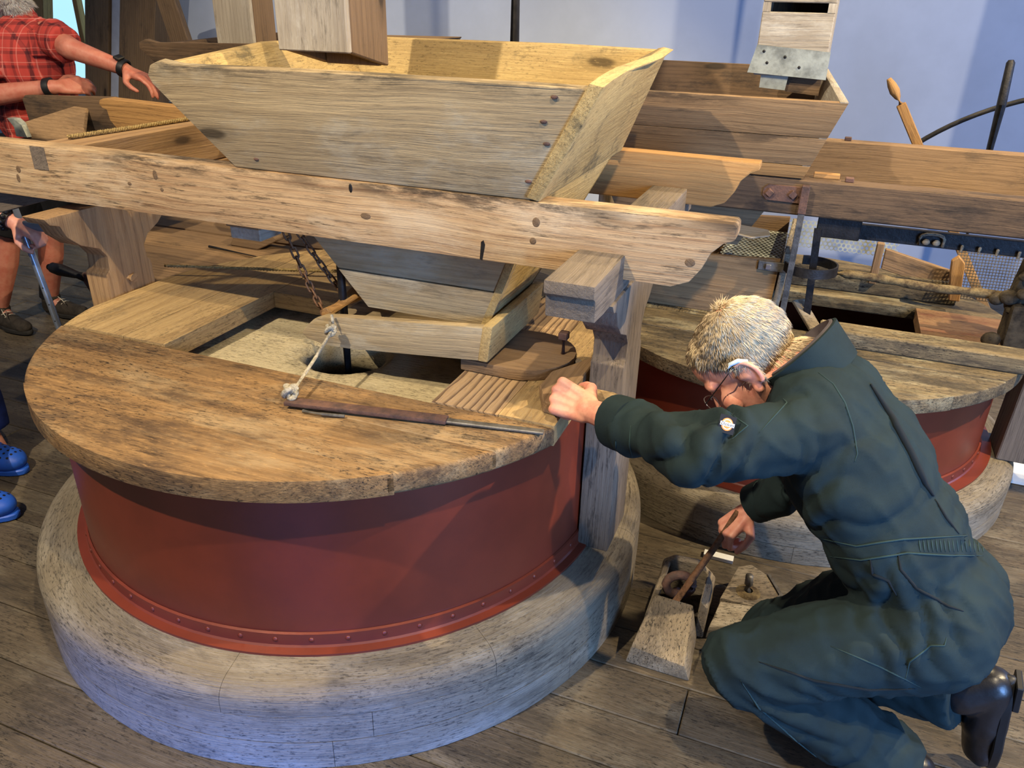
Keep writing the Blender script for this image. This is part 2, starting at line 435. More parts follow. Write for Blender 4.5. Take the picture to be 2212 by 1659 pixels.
# ------------------------------------------------------------------ a millstone set: curb, casing, lid
def stone_curb(c, r, h, name, label, ri):
    root = thing(name, label, 'millstone curb', (c[0], c[1], 0))
    z0 = 0; hs = [h * .36, h * .70, h]; zb = 0
    for k, zt in enumerate(hs):
        nseg = 9; o = random.uniform(0, 2 * PI / nseg)
        ro = r
        for i in range(nseg):
            a0 = o + 2 * PI * i / nseg + .0006; a1 = o + 2 * PI * (i + 1) / nseg - .0006
            if k < 2: prof = [(ri, zb + .0010), (ro, zb + .0010), (ro, zt - .0010), (ri, zt - .0010)]
            else:
                rr = min(.042, zt - zb - .005)
                prof = [(ri, zb), (ro, zb)] + [(ro - rr + rr * math.cos(t), zt - rr + rr * math.sin(t)) for t in [0, .3, .6, .9, 1.2, PI / 2]] + [(ri, zt)]
            mid = (a0 + a1) / 2
            MB().lathe(prof, 12, (c[0], c[1], 0), a0, a1, True).build('curb_segment', 'base_wood', root, ('ring', c[0], c[1], .013 * k), smooth=True, wob=.0012)
        zb = zt
    return root
def casing(c, rw, z0, z1, rf, name, label):
    root = thing(name, label, 'millstone casing', (c[0], c[1], z0))
    MB().lathe([(rw - .004, z0), (rw, z0), (rw, z1), (rw - .004, z1)], 128, (c[0], c[1], 0), closedprof=True).build('drum_wall', 'red_paint', root, (0, 0, 1), smooth=True)
    MB().lathe([(rw + .001, z0), (rf, z0), (rf, z0 + .006), (rw + .012, z0 + .008), (rw + .008, z0 + .012), (rw + .007, z0 + .042), (rw + .001, z0 + .044)], 128, (c[0], c[1], 0), closedprof=True).build('flange_ring', 'red_paint', root, (0, 0, 1), smooth=True)
    src = None; n = 58
    for i in range(n):
        a = 2 * PI * (i + .4) / n; rr = rw + .007
        p = (c[0] + rr * math.cos(a), c[1] + rr * math.sin(a), z0 + .027)
        if src is None:
            src = MB().ell((0, 0, 0), (.0035, .0065, .0065), n=8, m=6).build('rivet', 'red_paint', None, (1, 0, 0), smooth='all')
            src.location = p; src.rotation_euler = (0, 0, a); adopt(src, root)
        else: inst(src, root, p, (0, 0, a), 'rivet')
    return root

HL = .7077
C1 = (0.0, 0.0)
stone_curb(C1, .884, .228, 'millstone_curb', 'round pale wooden curb under the near red millstone casing', .60)
casing(C1, .746, .228, .657, .7775, 'millstone_casing', 'red painted sheet iron drum with riveted foot, nearest the camera')
lid1 = thing('casing_lid', 'round worn plank lid with square opening on the near red drum', 'lid', (0, 0, .657))
zt = HL; zb = .657
def L1(rect, mat, grain): lid_plank(lid1, C1, .80, zb, zt, rect, mat, grain)
for a, b in ((-.80, -.62), (-.62, -.455), (-.455, -.31)): L1((-.81, .81 if b < -.4 else .79, a - .01, b), 'lid_wood', (1, .02, 0))
for a, b in ((-.783, -.655), (-.655, -.51), (-.51, -.365)): L1((a, b, -.31, .82), 'lid_yellow_wood', (0, 1, 0))
for a, b in ((.155, .30), (.30, .46), (.46, .63), (.63, .82)): L1((-.365, .43, a, b), 'lid_yellow_wood', (1, 0, 0))
for a, b, mt in ((.43, .60, 'ridged_wood'), (.60, .737, 'lid_yellow_wood')): L1((a, b, -.31, .82), mt, (0, 1, 0))

st = thing('millstone', 'pale gritty millstone with round eye seen through the near lid opening', 'millstone', (0, 0, .45))
m = MB(); N = 72; rs = [.11, .135, .2, .3, .42, .56, .69]; vs = []
for r in rs:
    for i in range(N):
        a = 2 * PI * i / N; x, yy = r * math.cos(a), r * math.sin(a)
        wig = 1 + (.07 * noise.noise(V((x * 14, yy * 14, 1))) if r < .15 else 0)
        z = .622 + .006 * noise.noise(V((x * 9, yy * 9, 0))) + .003 * noise.noise(V((x * 40, yy * 40, 3))) - (.02 if r < .12 else 0)
        vs.append((x * wig, yy * wig, z))
lo = [(.17 * math.cos(2 * PI * i / N), .17 * math.sin(2 * PI * i / N), .46) for i in range(N)]  # eye widened downwards, shaped so its wall falls in shade
hi = [(.69 * math.cos(2 * PI * i / N), .69 * math.sin(2 * PI * i / N), .46) for i in range(N)]
vs = lo + vs + hi; fs = []
k = len(rs) + 2
for i in range(k - 1):
    for j in range(N): fs.append((i * N + j, i * N + (j + 1) % N, (i + 1) * N + (j + 1) % N, (i + 1) * N + j))
for j in range(N): fs.append(((k - 1) * N + j, (k - 1) * N + (j + 1) % N, (j + 1) % N, j))
m.add(vs, fs); m.build('runner_stone', 'stone_grit', st, (1, 0, 0), smooth='all')
tag(MB().tube([(.012, -.02, .38), (.012, -.02, .70), (.012, -.02, .90)], [.013, .012, .011], 14).build('damsel_rod', 'iron_dark', None, (0, 0, 1), smooth=True), 'black iron spindle rod rising from the millstone eye', 'iron rod')

# ------------------------------------------------------------------ hopper frame (horse) of the near stones
fr = thing('hopper_frame', 'pale timber frame of two long rails carrying the big near hopper', 'timber frame', (0, 0, .23))
BY = -.155; BT = .072
def rail(y0, y1, x0, x1, z0, z1, mat, name):
    # right end is cut to an ogee
    h = z1 - z0
    poly = [(x0, z0), (x1 - .17, z0 + .003), (x1 - .12, z0 + .002), (x1 - .082, z0 + .018), (x1 - .06, z0 + .05), (x1 - .045, z0 + .085), (x1 - .022, z0 + .108), (x1 - .004, z0 + .115), (x1, z0 + .12), (x1, z1 - .006), (x1 - .006, z1), (x0, z1)]
    return MB().prism([(x, y0, z) for x, z in poly], (0, y1 - y0, 0)).build(name, mat, fr, (1, 0, 0), bevel=.004, seg=2, smooth=True)
rail(BY, BY + BT, -1.25, 1.05, 1.012, 1.162, 'beam_wood', 'front_rail')
zr0, zr1 = 1.022, 1.160; xr = 1.02
rp = [(-1.30, zr0 + .02), (-.8, zr0 + .008), (xr - .17, zr0 + .003), (xr - .12, zr0 + .002), (xr - .082, zr0 + .018), (xr - .06, zr0 + .05), (xr - .045, zr0 + .085), (xr - .022, zr0 + .108), (xr, zr0 + .118), (xr, zr1), (-.8, zr1 + .012), (-1.395, zr1 + .028), (-1.412, zr1 + .022), (-1.418, zr1 + .006), (-1.405, zr1 - .006), (-1.385, zr1 - .012), (-1.378, zr1 - .05), (-1.345, zr0 + .055)]
MB().prism([(x, .58, z) for x, z in rp], (0, .065, 0)).build('rear_rail', 'orange_wood', fr, (1, 0, 0), bevel=.004, seg=2, smooth=True)
MB().box((-.893, BY - .0012, 1.098), (-.838, BY + .01, 1.1605)).build('tenon_end', 'grey_post_wood', fr, (0, 1, 0))
for x, z, rx, rz, mt in ((.186, 1.083, .014, .008, 'chute_brown_wood'), (.621, 1.118, .009, .011, 'chute_brown_wood'), (-.969, 1.064, .007, .012, 'chute_brown_wood'), (-.96, 1.090, .009, .010, 'chute_brown_wood'), (-.452, 1.121, .008, .013, 'chute_brown_wood'), (.965, 1.072, .011, .009, 'chute_brown_wood'), (-.547, 1.089, .007, .005, 'chute_brown_wood'), (-.437, 1.084, .006, .005, 'chute_brown_wood'), (.615, 1.075, .008, .008, 'chute_brown_wood')):
    MB().ell((x, BY, z), (rx, .0012, rz), n=14, m=8).build('wood_knot', mt, fr, (0, 1, 0), smooth='all')
MB().prism([(.486, BY - .0008, 1.016), (.492, BY - .0008, 1.014), (.499, BY - .0008, 1.052), (.495, BY - .0008, 1.062), (.489, BY - .0008, 1.058)], (0, .004, 0)).build('peg_slot', 'iron_dark', fr, (0, 0, 1))
MB().ell((.149, BY, 1.146), (.005, .0015, .011), n=12, m=8).build('peg_slot', 'iron_dark', fr, (0, 0, 1), smooth='all')
def cross(x0, x1, name, mat):
    poly = [(-.385, 1.07), (-.385, 1.043), (-.372, 1.035), (-.370, .990), (-.30, .985), (.70, .985), (.70, 1.07)]
    m = MB().prism([(x0, a, b) for a, b in poly], (x1 - x0, 0, 0))
    o = m.build(name, mat, fr, (0, 1, 0), bevel=.004, seg=2, smooth=True)
    return o
cross(.722, .826, 'cross_beam', 'grey_post_wood')
MB().box((-.925, BY + BT, 1.03), (-.80, .58, 1.160)).build('cross_beam', 'post_wood', fr, (0, 1, 0), bevel=.004)
MB().box((-.905, BY + BT + .004, .985), (-.795, .62, 1.0285)).build('cap_board', 'post_wood', fr, (0, 1, 0), bevel=.003)
# notch cover pieces keep the rails bedded over the cross beams
def post(x0, x1, zb, mat, s=0.0):
    P = [(-.085, zb), (-.085, .775), (-.07, .79), (-.068, .83), (-.09, .86), (-.15, .885), (-.19, .92), (-.205, .955), (-.235, .965), (-.25, .985),
         (.25, .985), (.235, .965), (.205, .955), (.19, .92), (.15, .885), (.10, .86), (.078, .83), (.08, .79), (.095, .775), (.095, zb)]
    return MB().prism([(x0, a, b) for a, b in P], (x1 - x0, 0, 0)).build('post', mat, fr, (0, 0, 1), bevel=.004, seg=2, smooth=True)
post(.748, .832, .228, 'grey_post_wood')
post(-.872, -.785, .228, 'post_wood')
MB().tube([(-.79, 0.0, .745), (-.768, 0.0, .745)], .016, 12).build('wooden_pin', 'post_wood', fr, (1, 0, 0), bevel=.002)
MB().box((-.30, -.075, .95), (-.20, .02, .985)).build('hanger_block', 'chute_wood', fr, (0, 1, 0), bevel=.003)
MB().box((-.305, -.083, .985), (-.195, .02, 1.012)).build('hanger_block', 'brown_wood', fr, (0, 1, 0), bevel=.002)

# ------------------------------------------------------------------ near hopper
hp = thing('grain_hopper', 'large weathered wooden grain hopper, nearest and widest, under the pale chute', 'hopper', (.2, .2, .8))
def slab(quad, off, name, mat, parent, grain, bevel=.004, **kw):
    return MB().prism(quad, off).build(name, mat, parent, grain, bevel=bevel, seg=2, smooth=True, **kw)
TF = [(-.193, -.145, 1.163), (.622, -.145, 1.163), (.762, -.198, 1.404), (.60, -.2, 1.405), (.1, -.2, 1.405), (-.28, -.2, 1.4), (-.335, -.201, 1.408), (-.362, -.201, 1.398), (-.375, -.2, 1.375), (-.366, -.198, 1.355)]
slab(TF, (0, .03, .005), 'front_board', 'hopper_wood', hp, (1, 0, .02))
slab([(.625, -.155, 1.163), (.622, .575, 1.163), (.712, .655, 1.436), (.742, .60, 1.442), (.752, .40, 1.432), (.752, .05, 1.424), (.764, -.12, 1.418), (.768, -.206, 1.410)], (-.03, 0, .006), 'side_board', 'hopper_lit_wood', hp, (0, 1, .1))
slab([(-.19, -.12, 1.163), (-.19, .57, 1.163), (-.36, .65, 1.435), (-.345, .2, 1.437), (-.338, -.17, 1.405)], (.03, 0, 0), 'side_board', 'hopper_lit_wood', hp, (0, 1, .1))
slab([(-.19, .545, 1.163), (.60, .545, 1.163), (.715, .625, 1.435), (.4, .628, 1.440), (-.36, .625, 1.437)], (0, .03, .004), 'back_board', 'hopper_lit_wood', hp, (1, 0, 0))
# lower funnel below the rails
def at_z(z):
    t = (z - .808) / (1.163 - .808)
    return (.118 - .30 * t, .468 + .142 * t, -.058 - .02 * t, .20 + .34 * t)   # x0 x1 y0 y1
def low_front(za, zb_, y_off, nm, mat, th=.022):
    a = at_z(za); b = at_z(zb_)
    slab([(a[0], a[2] - y_off, za), (a[1], a[2] - y_off, za), (b[1], b[2] - y_off, zb_), (b[0], b[2] - y_off, zb_)], (0, th, 0), nm, mat, hp, (1, 0, .02), bevel=.002)
low_front(.808, .905, .003, 'lower_front_board', 'hopper_wood')
low_front(.907, 1.160, 0, 'lower_front_board', 'hopper_wood')
a = at_z(.808); b = at_z(1.16)
slab([(a[1], a[2] - .004, .808), (a[1], a[3], .808), (b[1], b[3], 1.16), (b[1], b[2] - .002, 1.16)], (-.022, 0, 0), 'lower_side_board', 'hopper_lit_wood', hp, (0, 1, 0), bevel=.002)
slab([(a[0], a[2] + .02, .808), (a[0], a[3], .808), (b[0], b[3], 1.16), (b[0], b[2] + .02, 1.16)], (.022, 0, 0), 'lower_side_board', 'hopper_wood', hp, (0, 1, 0), bevel=.002)
slab([(a[0], a[3], .808), (a[1], a[3], .808), (b[1], b[3], 1.16), (b[0], b[3], 1.16)], (0, -.022, 0), 'lower_back_board', 'hopper_wood', hp, (1, 0, 0), bevel=.002)
# nail heads on the front board
for x, z in ((.64, 1.335), (.645, 1.29), (.665, 1.385), (-.12, 1.19), (.60, 1.205)):
    t = (z - 1.163) / .24
    MB().ell((x, -.1455 - .0545 * t, z), (.008, .0022, .004), n=10, m=6).build('nail_head', 'iron_rust', hp, (1, 0, 0), smooth='all')

# ------------------------------------------------------------------ feed shoe
sh = thing('feed_shoe', 'small tapered wooden feed shoe hung under the big near hopper', 'feed shoe', (.25, .04, .73))
yf = -.142
nose = [(.502, .752), (.512, .842), (.085, .802), (.03, .795), (-.005, .78), (-.035, .752), (-.045, .735), (-.03, .722), (.03, .712), (.10, .714)]
slab([(x, yf, z) for x, z in nose], (0, .028, 0), 'front_board', 'hopper_wood', sh, (1, 0, .08))
slab([(x, .20, z) for x, z in nose], (0, .028, 0), 'back_board', 'hopper_wood', sh, (1, 0, .08))
slab([(.502, yf - .002, .750), (.502, .23, .750), (.515, .23, .846), (.515, yf - .002, .846)], (-.026, 0, 0), 'end_board', 'hopper_lit_wood', sh, (0, 1, 0))
slab([(-.03, yf + .028, .722), (.48, yf + .028, .752), (.48, .20, .752), (-.03, .20, .722)], (0, 0, .016), 'bottom_board', 'hopper_wood', sh, (1, 0, 0), bevel=.002)
MB().tube([(.02, yf + .03, .79), (.02, .03, .80), (.02, .20, .79)], [.017, .021, .017], 12).build('cross_roller', 'orange_wood', sh, (0, 1, 0), smooth=True)
# bearing plate on the lid
pl = thing('bearing_plate', 'round-ended rusty brown plate with a bolt lying on the near lid', 'plate', (.5, 0, HL))
poly = [(.42, -.125)] + [(.555 + .128 * math.cos(t), -.0 + .128 * math.sin(t)) for t in [(-90 + 15 * i) * PI / 180 for i in range(13)]] + [(.42, .125)]
MB().prism([(x, yy, HL + .001) for x, yy in poly], (0, 0, .030)).build('plate_board', 'brown_wood', pl, (1, .1, 0), bevel=.003, seg=2, smooth=True)
MB().tube([(.648, .012, HL + .03), (.648, .012, HL + .075)], .0065, 10).build('bolt_shank', 'iron_rust', pl, (0, 0, 1), smooth=True)
MB().bar((.648, .012, HL + .072), (.648, .012, HL + .092), .024, .024).build('bolt_head', 'iron_rust', pl, (0, 0, 1), bevel=.002)
MB().prism([(.675 + .04 * math.cos(t), -.035 + .06 * math.sin(t), HL + .001) for t in [k * PI / 9 - 1.7 for k in range(9)]] + [(.655 + .04 * math.cos(t), -.03 + .05 * math.sin(t), HL + .001) for t in [1.2 - k * PI / 9 for k in range(9)]], (0, 0, .022)).build('curved_stop', 'grey_post_wood', pl, (0, 1, 0), bevel=.002)
cb = MB().prism([(.700, -.02, HL + .001), (.655, -.10, HL + .001), (.655, -.185, HL + .001), (.690, -.26, HL + .001), (.733, -.27, HL + .001), (.738, .045, HL + .001), (.722, .04, HL + .001), (.715, .01, HL + .001)], (0, 0, .030)).build('stop_block', 'brown_wood', None, (0, 1, 0), bevel=.003)
tag(cb, 'worn wooden block with a scooped edge on the lid beside the post', 'wood block')
tag(MB().cap((.735, -.215, .752), .018, (.835, -.195, .738), .020, 12).build('wooden_peg', 'lid_yellow_wood', None, (1, 0, 0), smooth='all'), 'pale round wooden peg under the kneeling man\'s left hand', 'peg')

# iron latch bar on the lid, with the cord to the shoe
ib = thing('latch_bar', 'long flat rusty iron bar lying on the front of the lid', 'iron bar', (.4, -.42, HL))
d = V((.72 - .14, -.352 + .468, 0)).normalized()
p0 = V((.14, -.468, HL + .013)); p1 = p0 + d * .38; p2 = V((.725, -.350, HL + .004))
MB().bar(p0, p1 + V((0, 0, -.004)), .030, .010, (0, 0, 1)).build('flat_bar', 'iron_rust', ib, d, bevel=.003, seg=2, smooth=True)
MB().bar(p1 - d * .01 + V((0, 0, -.006)), p2, .018, .007, (0, 0, 1)).build('thin_bar', 'iron_grey', ib, d, bevel=.002)
MB().tube([p0 + d * .05 + V((.004, -.022, -.008)), p0 + d * .10 + V((.006, -.030, -.006)), p0 + d * .15 + V((.004, -.024, -.009))], .004, 8).build('staple', 'iron_grey', ib, d, smooth=True)
cord = thing('tied_string', 'pale knotted cord tied from the iron bar up to the feed shoe', 'cord', (.14, -.45, .72))
ka = V((.150, -.452, .742)); kb = V((.075, -.168, .778))
MB().tube([ka + (kb - ka) * t + V((0, 0, -.004 * math.sin(PI * t))) for t in (0, .25, .5, .75, 1)], .0042, 8).build('strand', 'rope', cord, kb - ka, smooth=True)
def knot(c, r, parent):
    pts = []
    for i in range(28):
        t = 2 * PI * i / 28; q = (2 + math.cos(3 * t)) * r / 3
        pts.append(V(c) + V((q * math.cos(2 * t), q * math.sin(2 * t), math.sin(3 * t) * r * .8)))
    MB().tube(pts, r * .42, 8, True).build('knot', 'rope', parent, (1, 0, 0), smooth='all')
knot(ka + V((-.005, -.004, -.002)), .016, cord); knot(kb + V((.0, -.012, .0)), .013, cord)
MB().tube([kb, kb + V((-.004, .006, .016)), kb + V((-.012, .016, .030))], .004, 8).build('loose_end', 'rope', cord, (0, 0, 1), smooth=True)

# chains
def chain(name, label, a, b, sag):
    root = thing(name, label, 'chain', a, 'rusty chains of the near feed shoe'); a = V(a); b = V(b)
    L = (b - a).length; pitch = .0245; n = int(L * 1.03 / pitch)
    lk = MB(); pts = []
    hl, hr = .0085, .0075
    for i in range(16):
        t = 2 * PI * i / 16; pts.append(V((math.copysign(hl, math.cos(t)) + hr * math.cos(t) if abs(math.cos(t)) > .01 else 0, hr * math.sin(t), 0)))
    lk.tube(pts, .0031, 6, True); src = None
    for i in range(n):
        t0 = (i + .5) / n; p = a.lerp(b, t0) + V((0, 0, -sag * math.sin(PI * t0)))
        q = a.lerp(b, t0 + .01) + V((0, 0, -sag * math.sin(PI * (t0 + .01))))
        dd, aa, bb = basis(q - p); R = Matrix((dd, aa, bb)).transposed() @ Matrix.Rotation((PI / 2 if i % 2 else 0) + .5, 3, 'X')
        if src is None:
            src = lk.build('link', 'chain_rust', None, (1, 0, 0), smooth='all'); src.location = p; src.rotation_euler = R.to_euler(); adopt(src, root)
        else: inst(src, root, p, R.to_euler(), 'link')
chain('shoe_chain', 'rusty chain hanging slack to the nose of the feed shoe', (-.140, -.045, .985), (-.018, -.06, .752), .012)
chain('shoe_chain', 'rusty chain stretched to the black spindle rod', (-.118, -.02, .980), (.008, .0, .80), .004)

# ------------------------------------------------------------------ second set of stones (right, behind the kneeling man)
C2 = (1.185, 1.18)
stone_curb(C2, .815, .165, 'millstone_curb', 'low wooden curb behind the kneeling man under the right-hand drum', .55)
casing(C2, .690, .165, .505, .735, 'millstone_casing', 'red sheet iron drum behind the kneeling man')
lid2 = thing('casing_lid', 'dark mossy plank lid with black opening on the right-hand drum', 'lid', (C2[0], C2[1], .505))
def L2(rect, mat, grain): lid_plank(lid2, C2, .75, .505, .552, rect, mat, grain)
for a, b in ((.40, .60), (.60, .78), (.78, .95)): L2((.40, 1.95, a, b), 'lid_far_wood', (1, 0, 0))
for a, b in ((1.37, 1.55), (1.55, 1.74), (1.74, 1.93)): L2((.40, 1.95, a, b), 'lid_far_wood', (1, 0, 0))
for a, b in ((.95, 1.13), (1.13, 1.20), (1.20, 1.37)): L2((1.60, 1.95, a, b), 'lid_red_wood', (1, 0, 0))
for a, b in ((.40, .60), (.60, .79), (.79, .98)): L2((a, b, .95, 1.37), 'lid_far_wood', (0, 1, 0))
tag(MB().box((1.27, .845, .553), (1.90, .94, .607)).build('guard_board', 'lid_far_wood', None, (1, 0, 0), bevel=.005), 'thick worn board edging the black opening of the right-hand lid', 'board')
tag(MB().bar((1.185, 1.035, .63), (1.26, .955, .560), .05, .012, (0, 0, 1)).build('wood_splint', 'weight_wood', None, (1, 0, 0), bevel=.002), 'short grey wooden slip leaning in the black opening by the man\'s collar', 'wood slip')

fr2 = thing('hopper_frame', 'dark timber rails carrying the right-hand hopper behind the man', 'timber frame', (1.2, 1.3, .17))
MB().box((.76, .95, .943), (2.55, 1.02, 1.058)).build('front_rail', 'dark_beam_wood', fr2, (1, 0, 0), bevel=.005)
MB().box((.70, 1.75, .885), (2.75, 1.82, 1.075)).build('rear_rail', 'brown_wood', fr2, (1, 0, 0), bevel=.005)
MB().prism([(1.92, 1.02, .165), (2.02, 1.02, .165), (2.02, 1.02, .945), (1.94, 1.02, .945)], (0, .16, 0)).build('post', 'grey_post_wood', fr2, (0, 0, 1), bevel=.004)
MB().box((.42, 1.10, .165), (.47, 1.26, .945)).build('post', 'grey_post_wood', fr2, (0, 0, 1), bevel=.004)
for x, yy, z in ((1.255, 1.78, 1.075), (1.27, .985, 1.058)):
    MB().box((x - .013, yy - .013, z), (x + .013, yy + .013, z + .014)).build('nut', 'iron_rust', fr2, (0, 0, 1), bevel=.002)
MB().box((1.16, 1.0, 1.058), (1.24, 1.03, 1.074)).build('packing_block', 'orange_wood', fr2, (1, 0, 0), bevel=.002)
# bolted strap and hanger bars
sp = thing('iron_strap', 'bolted iron strap and flat hanger bar on the dark right-hand rail', 'iron strap', (1.1, .94, .9))
MB().prism([(1.015, .949, 1.000), (1.03, .949, .985), (1.145, .949, .983), (1.145, .949, 1.036), (1.03, .949, 1.036), (1.015, .949, 1.022)], (0, -.008, 0)).build('strap_plate', 'iron_rust', sp, (1, 0, 0), bevel=.001)
for x in (1.037, 1.110):
    MB().obox if False else MB().bar((x, .941, 1.010), (x, .929, 1.010), .022, .022, (.6, 0, .8)).build('square_nut', 'iron_rust', sp, (0, 1, 0), bevel=.002)
MB().box((1.133, .915, .955), (1.158, .945, 1.045)).build('strap_lug', 'iron_rust', sp, (0, 0, 1), bevel=.002)
MB().bar((1.146, .922, .96), (1.143, .935, .600), .020, .008, (0, 1, 0)).build('hanger_bar', 'iron_grey', sp, (0, 0, 1), bevel=.001)
MB().bar((1.205, .985, .90), (1.225, 1.0, .556), .024, .010, (0, 1, 0)).build('hanger_bar', 'iron_dark', sp, (0, 0, 1), bevel=.001)
# second hopper
h2 = thing('grain_hopper', 'brown three-plank hopper under the tin-lipped chute at right', 'hopper', (.7, 1.2, 1.0))
def q2(x0, x1, z):
    t = (z - 1.06) / .245; return (x0 - .25 * t, x1 + .092 * t, .946 - .075 * t)
prev = 1.062
for zt_, mat in ((1.105, 'orange_wood'), (1.195, 'box_lit_wood'), (1.305, 'box_lit_wood')):
    a = q2(.40, 1.13, prev); b = q2(.40, 1.13, zt_ - .0015)
    slab([(a[0], a[2], prev), (a[1], a[2], prev), (b[1], b[2], zt_ - .0015), (b[0], b[2], zt_ - .0015)], (0, .026, .002), 'front_board', mat, h2, (1, 0, 0), bevel=.002)
    prev = zt_
slab([(1.130, .946, 1.062), (1.130, 1.50, 1.062), (1.135, 1.60, 1.350), (1.222, .871, 1.306)], (-.024, 0, 0), 'side_board', 'chute_wood', h2, (0, 1, 0), bevel=.002)
slab([(.40, .96, 1.062), (.40, 1.50, 1.062), (.15, 1.60, 1.35), (.15, .89, 1.300)], (.024, 0, 0), 'side_board', 'brown_wood', h2, (0, 1, 0), bevel=.002)
slab([(.40, 1.50, 1.062), (1.125, 1.50, 1.062), (1.13, 1.60, 1.352), (.15, 1.60, 1.352)], (0, .026, 0), 'back_board', 'dark_beam_wood', h2, (1, 0, 0), bevel=.002)
slab([(.55, 1.03, .80), (.95, 1.03, .80), (1.10, 1.025, 1.06), (.42, 1.025, 1.06)], (0, .024, 0), 'lower_front_board', 'brown_wood', h2, (1, 0, 0), bevel=.002)
slab([(.95, 1.03, .80), (.95, 1.35, .80), (1.10, 1.48, 1.06), (1.10, 1.03, 1.06)], (-.024, 0, 0), 'lower_side_board', 'dark_beam_wood', h2, (0, 1, 0), bevel=.002)
# perforated feed box
def hex_sheet(name, o, u, v, nu, nv, p, mat, parent, wire=.22):
    m = MB(); o = V(o); u = V(u).normalized(); v = V(v).normalized(); n = u.cross(v) * .0012
    for j in range(nv):
        for i in range(nu):
            c = o + u * (p * (i + .5 * (j % 2))) + v * (p * .866 * j); vs = []
            for rr in (p * .577, p * .577 * (1 - wire * 1.6)):
                for k in range(6):
                    t = PI / 6 + k * PI / 3; vs.append(c + (u * math.cos(t) + v * math.sin(t)) * rr + n)
            m.add(vs, [(k, (k + 1) % 6, 6 + (k + 1) % 6, 6 + k) for k in range(6)])
            m.add([x - n * 2 for x in vs], [(6 + k, 6 + (k + 1) % 6, (k + 1) % 6, k) for k in range(6)])
    ob = m.build(name, mat, parent, (1, 0, 0)); ob['kind'] = 'stuff'; return ob
bx = thing('feed_box', 'plank box with a perforated iron lining behind the right end of the near rail', 'wooden box', (.9, 1.2, .55))
slab([(.52, 1.0, .553), (1.095, 1.0, .553), (1.105, .995, .775), (.52, .995, .745)], (0, .024, 0), 'front_board', 'box_lit_wood', bx, (1, 0, 0), bevel=.003)
slab([(1.10, .998, .553), (1.10, 1.40, .553), (1.112, 1.40, .83), (1.112, .996, .80)], (.022, 0, 0), 'end_board', 'weight_wood', bx, (0, 1, 0), bevel=.003)
slab([(.52, 1.40, .553), (1.10, 1.40, .553), (1.10, 1.40, .83), (.52, 1.40, .80)], (0, .024, 0), 'back_board', 'brown_wood', bx, (1, 0, 0), bevel=.003)
hex_sheet('perforated_lining', (.90, 1.04, .742), (1, 0, 0), (0, 1, .1), 12, 23, .0175, 'tin_grey', bx)
MB().box((1.035, .984, .735), (1.135, .995, .768)).build('clamp_plate', 'iron_grey', bx, (1, 0, 0), bevel=.002)
MB().bar((1.07, .984, .752), (1.07, .972, .752), .018, .018).build('clamp_bolt', 'silver', bx, (0, 1, 0), bevel=.002)
MB().prism([(.84, .965, .868), (1.0, .93, .852), (1.06, .95, .862), (1.05, 1.0, .868), (.9, 1.02, .874)], (0, 0, .006)).build('wood_chip', 'chute_wood', bx, (1, 0, 0), bevel=.002)
# iron loop, lever
lp = MB(); prof = [(.082, -.016), (.088, -.016), (.088, .016), (.082, .016)]
lp.lathe(prof, 30, (1.205, 1.005, .762), math.radians(-165), math.radians(110), True)
tag(lp.build('iron_loop', 'iron_dark', None, (0, 0, 1), smooth=True), 'dark iron band loop beside the perforated box', 'iron loop')
pth = [(1.285 + .58 * t, 1.165 - .03 * t, .705 + .004 * math.sin(9 * t)) for t in [i / 14 for i in range(15)]]
tag(MB().tube(pth, [.012 + .004 * abs(math.sin(i * 1.9)) for i in range(15)], 10).build('lever_rod', 'dusty_iron', None, (1, 0, 0), smooth='all', wob=.002), 'dust-caked round lever rod over the black opening', 'lever rod')
rl = thing('iron_rail', 'oily black iron rail with clamp and pegs below the dark timber', 'iron rail', (1.6, 1.05, .88))
MB().box((1.30, 1.03, .868), (2.4, 1.055, .918)).build('rail_bar', 'iron_dark', rl, (1, 0, 0), bevel=.002)
MB().box((1.20, .985, .872), (1.335, 1.03, .942)).build('hanger_block', 'iron_dark', rl, (1, 0, 0), bevel=.003)
MB().tube([(1.515, 1.022, .875), (1.515, 1.018, .90)] + [(1.55 - .035 * math.cos(t), 1.018, .90 + .014 * math.sin(t)) for t in (.5, 1, 1.57, 2.1, 2.6)] + [(1.585, 1.018, .90), (1.585, 1.022, .875)], .005, 8).build('u_bolt', 'weight_wood', rl, (1, 0, 0), smooth='all')
for x in (1.535, 1.565): MB().ell((x, 1.02, .886), (.012, .009, .010), n=10, m=6).build('clamp_nut', 'weight_wood', rl, (1, 0, 0), smooth='all')
for x in (1.64, 1.69, 1.80, 1.74): MB().cap((x, 1.02, .868), .004, (x, 1.018, .885), .005, 8, 3).build('peg', 'weight_wood', rl, (0, 0, 1), smooth='all')
gk = thing('drive_bracket', 'black oily cast bracket at the right edge above the lid', 'bracket', (1.9, 1.12, .55))
MB().box((1.84, 1.06, .553), (1.93, 1.20, .70)).build('casting', 'gunk', gk, (0, 0, 1), bevel=.012, seg=2, wob=.006, cuts=3)
MB().bar((1.86, 1.13, .66), (1.885, 1.13, .862), .07, .07, (0, 1, 0)).build('upright', 'gunk', gk, (0, 0, 1), bevel=.012, seg=2, wob=.006, cuts=3)
for c, r in (((1.83, 1.10, .715), .03), ((1.80, 1.12, .70), .024), ((1.855, 1.05, .745), .022), ((1.80, 1.05, .585), .03), ((1.84, 1.06, .80), .016)):
    MB().ell(c, (r, r, r * .8), n=12, m=8).build('nut', 'gunk', gk, (1, 0, 0), smooth='all', wob=.006)
tag(hex_sheet('wire_mesh', (1.10, 1.52, .70), (1, 0, 0), (0, .25, 1), 24, 7, .0170, 'tin_grey', None), 'strip of perforated metal behind the iron loop', 'metal mesh')
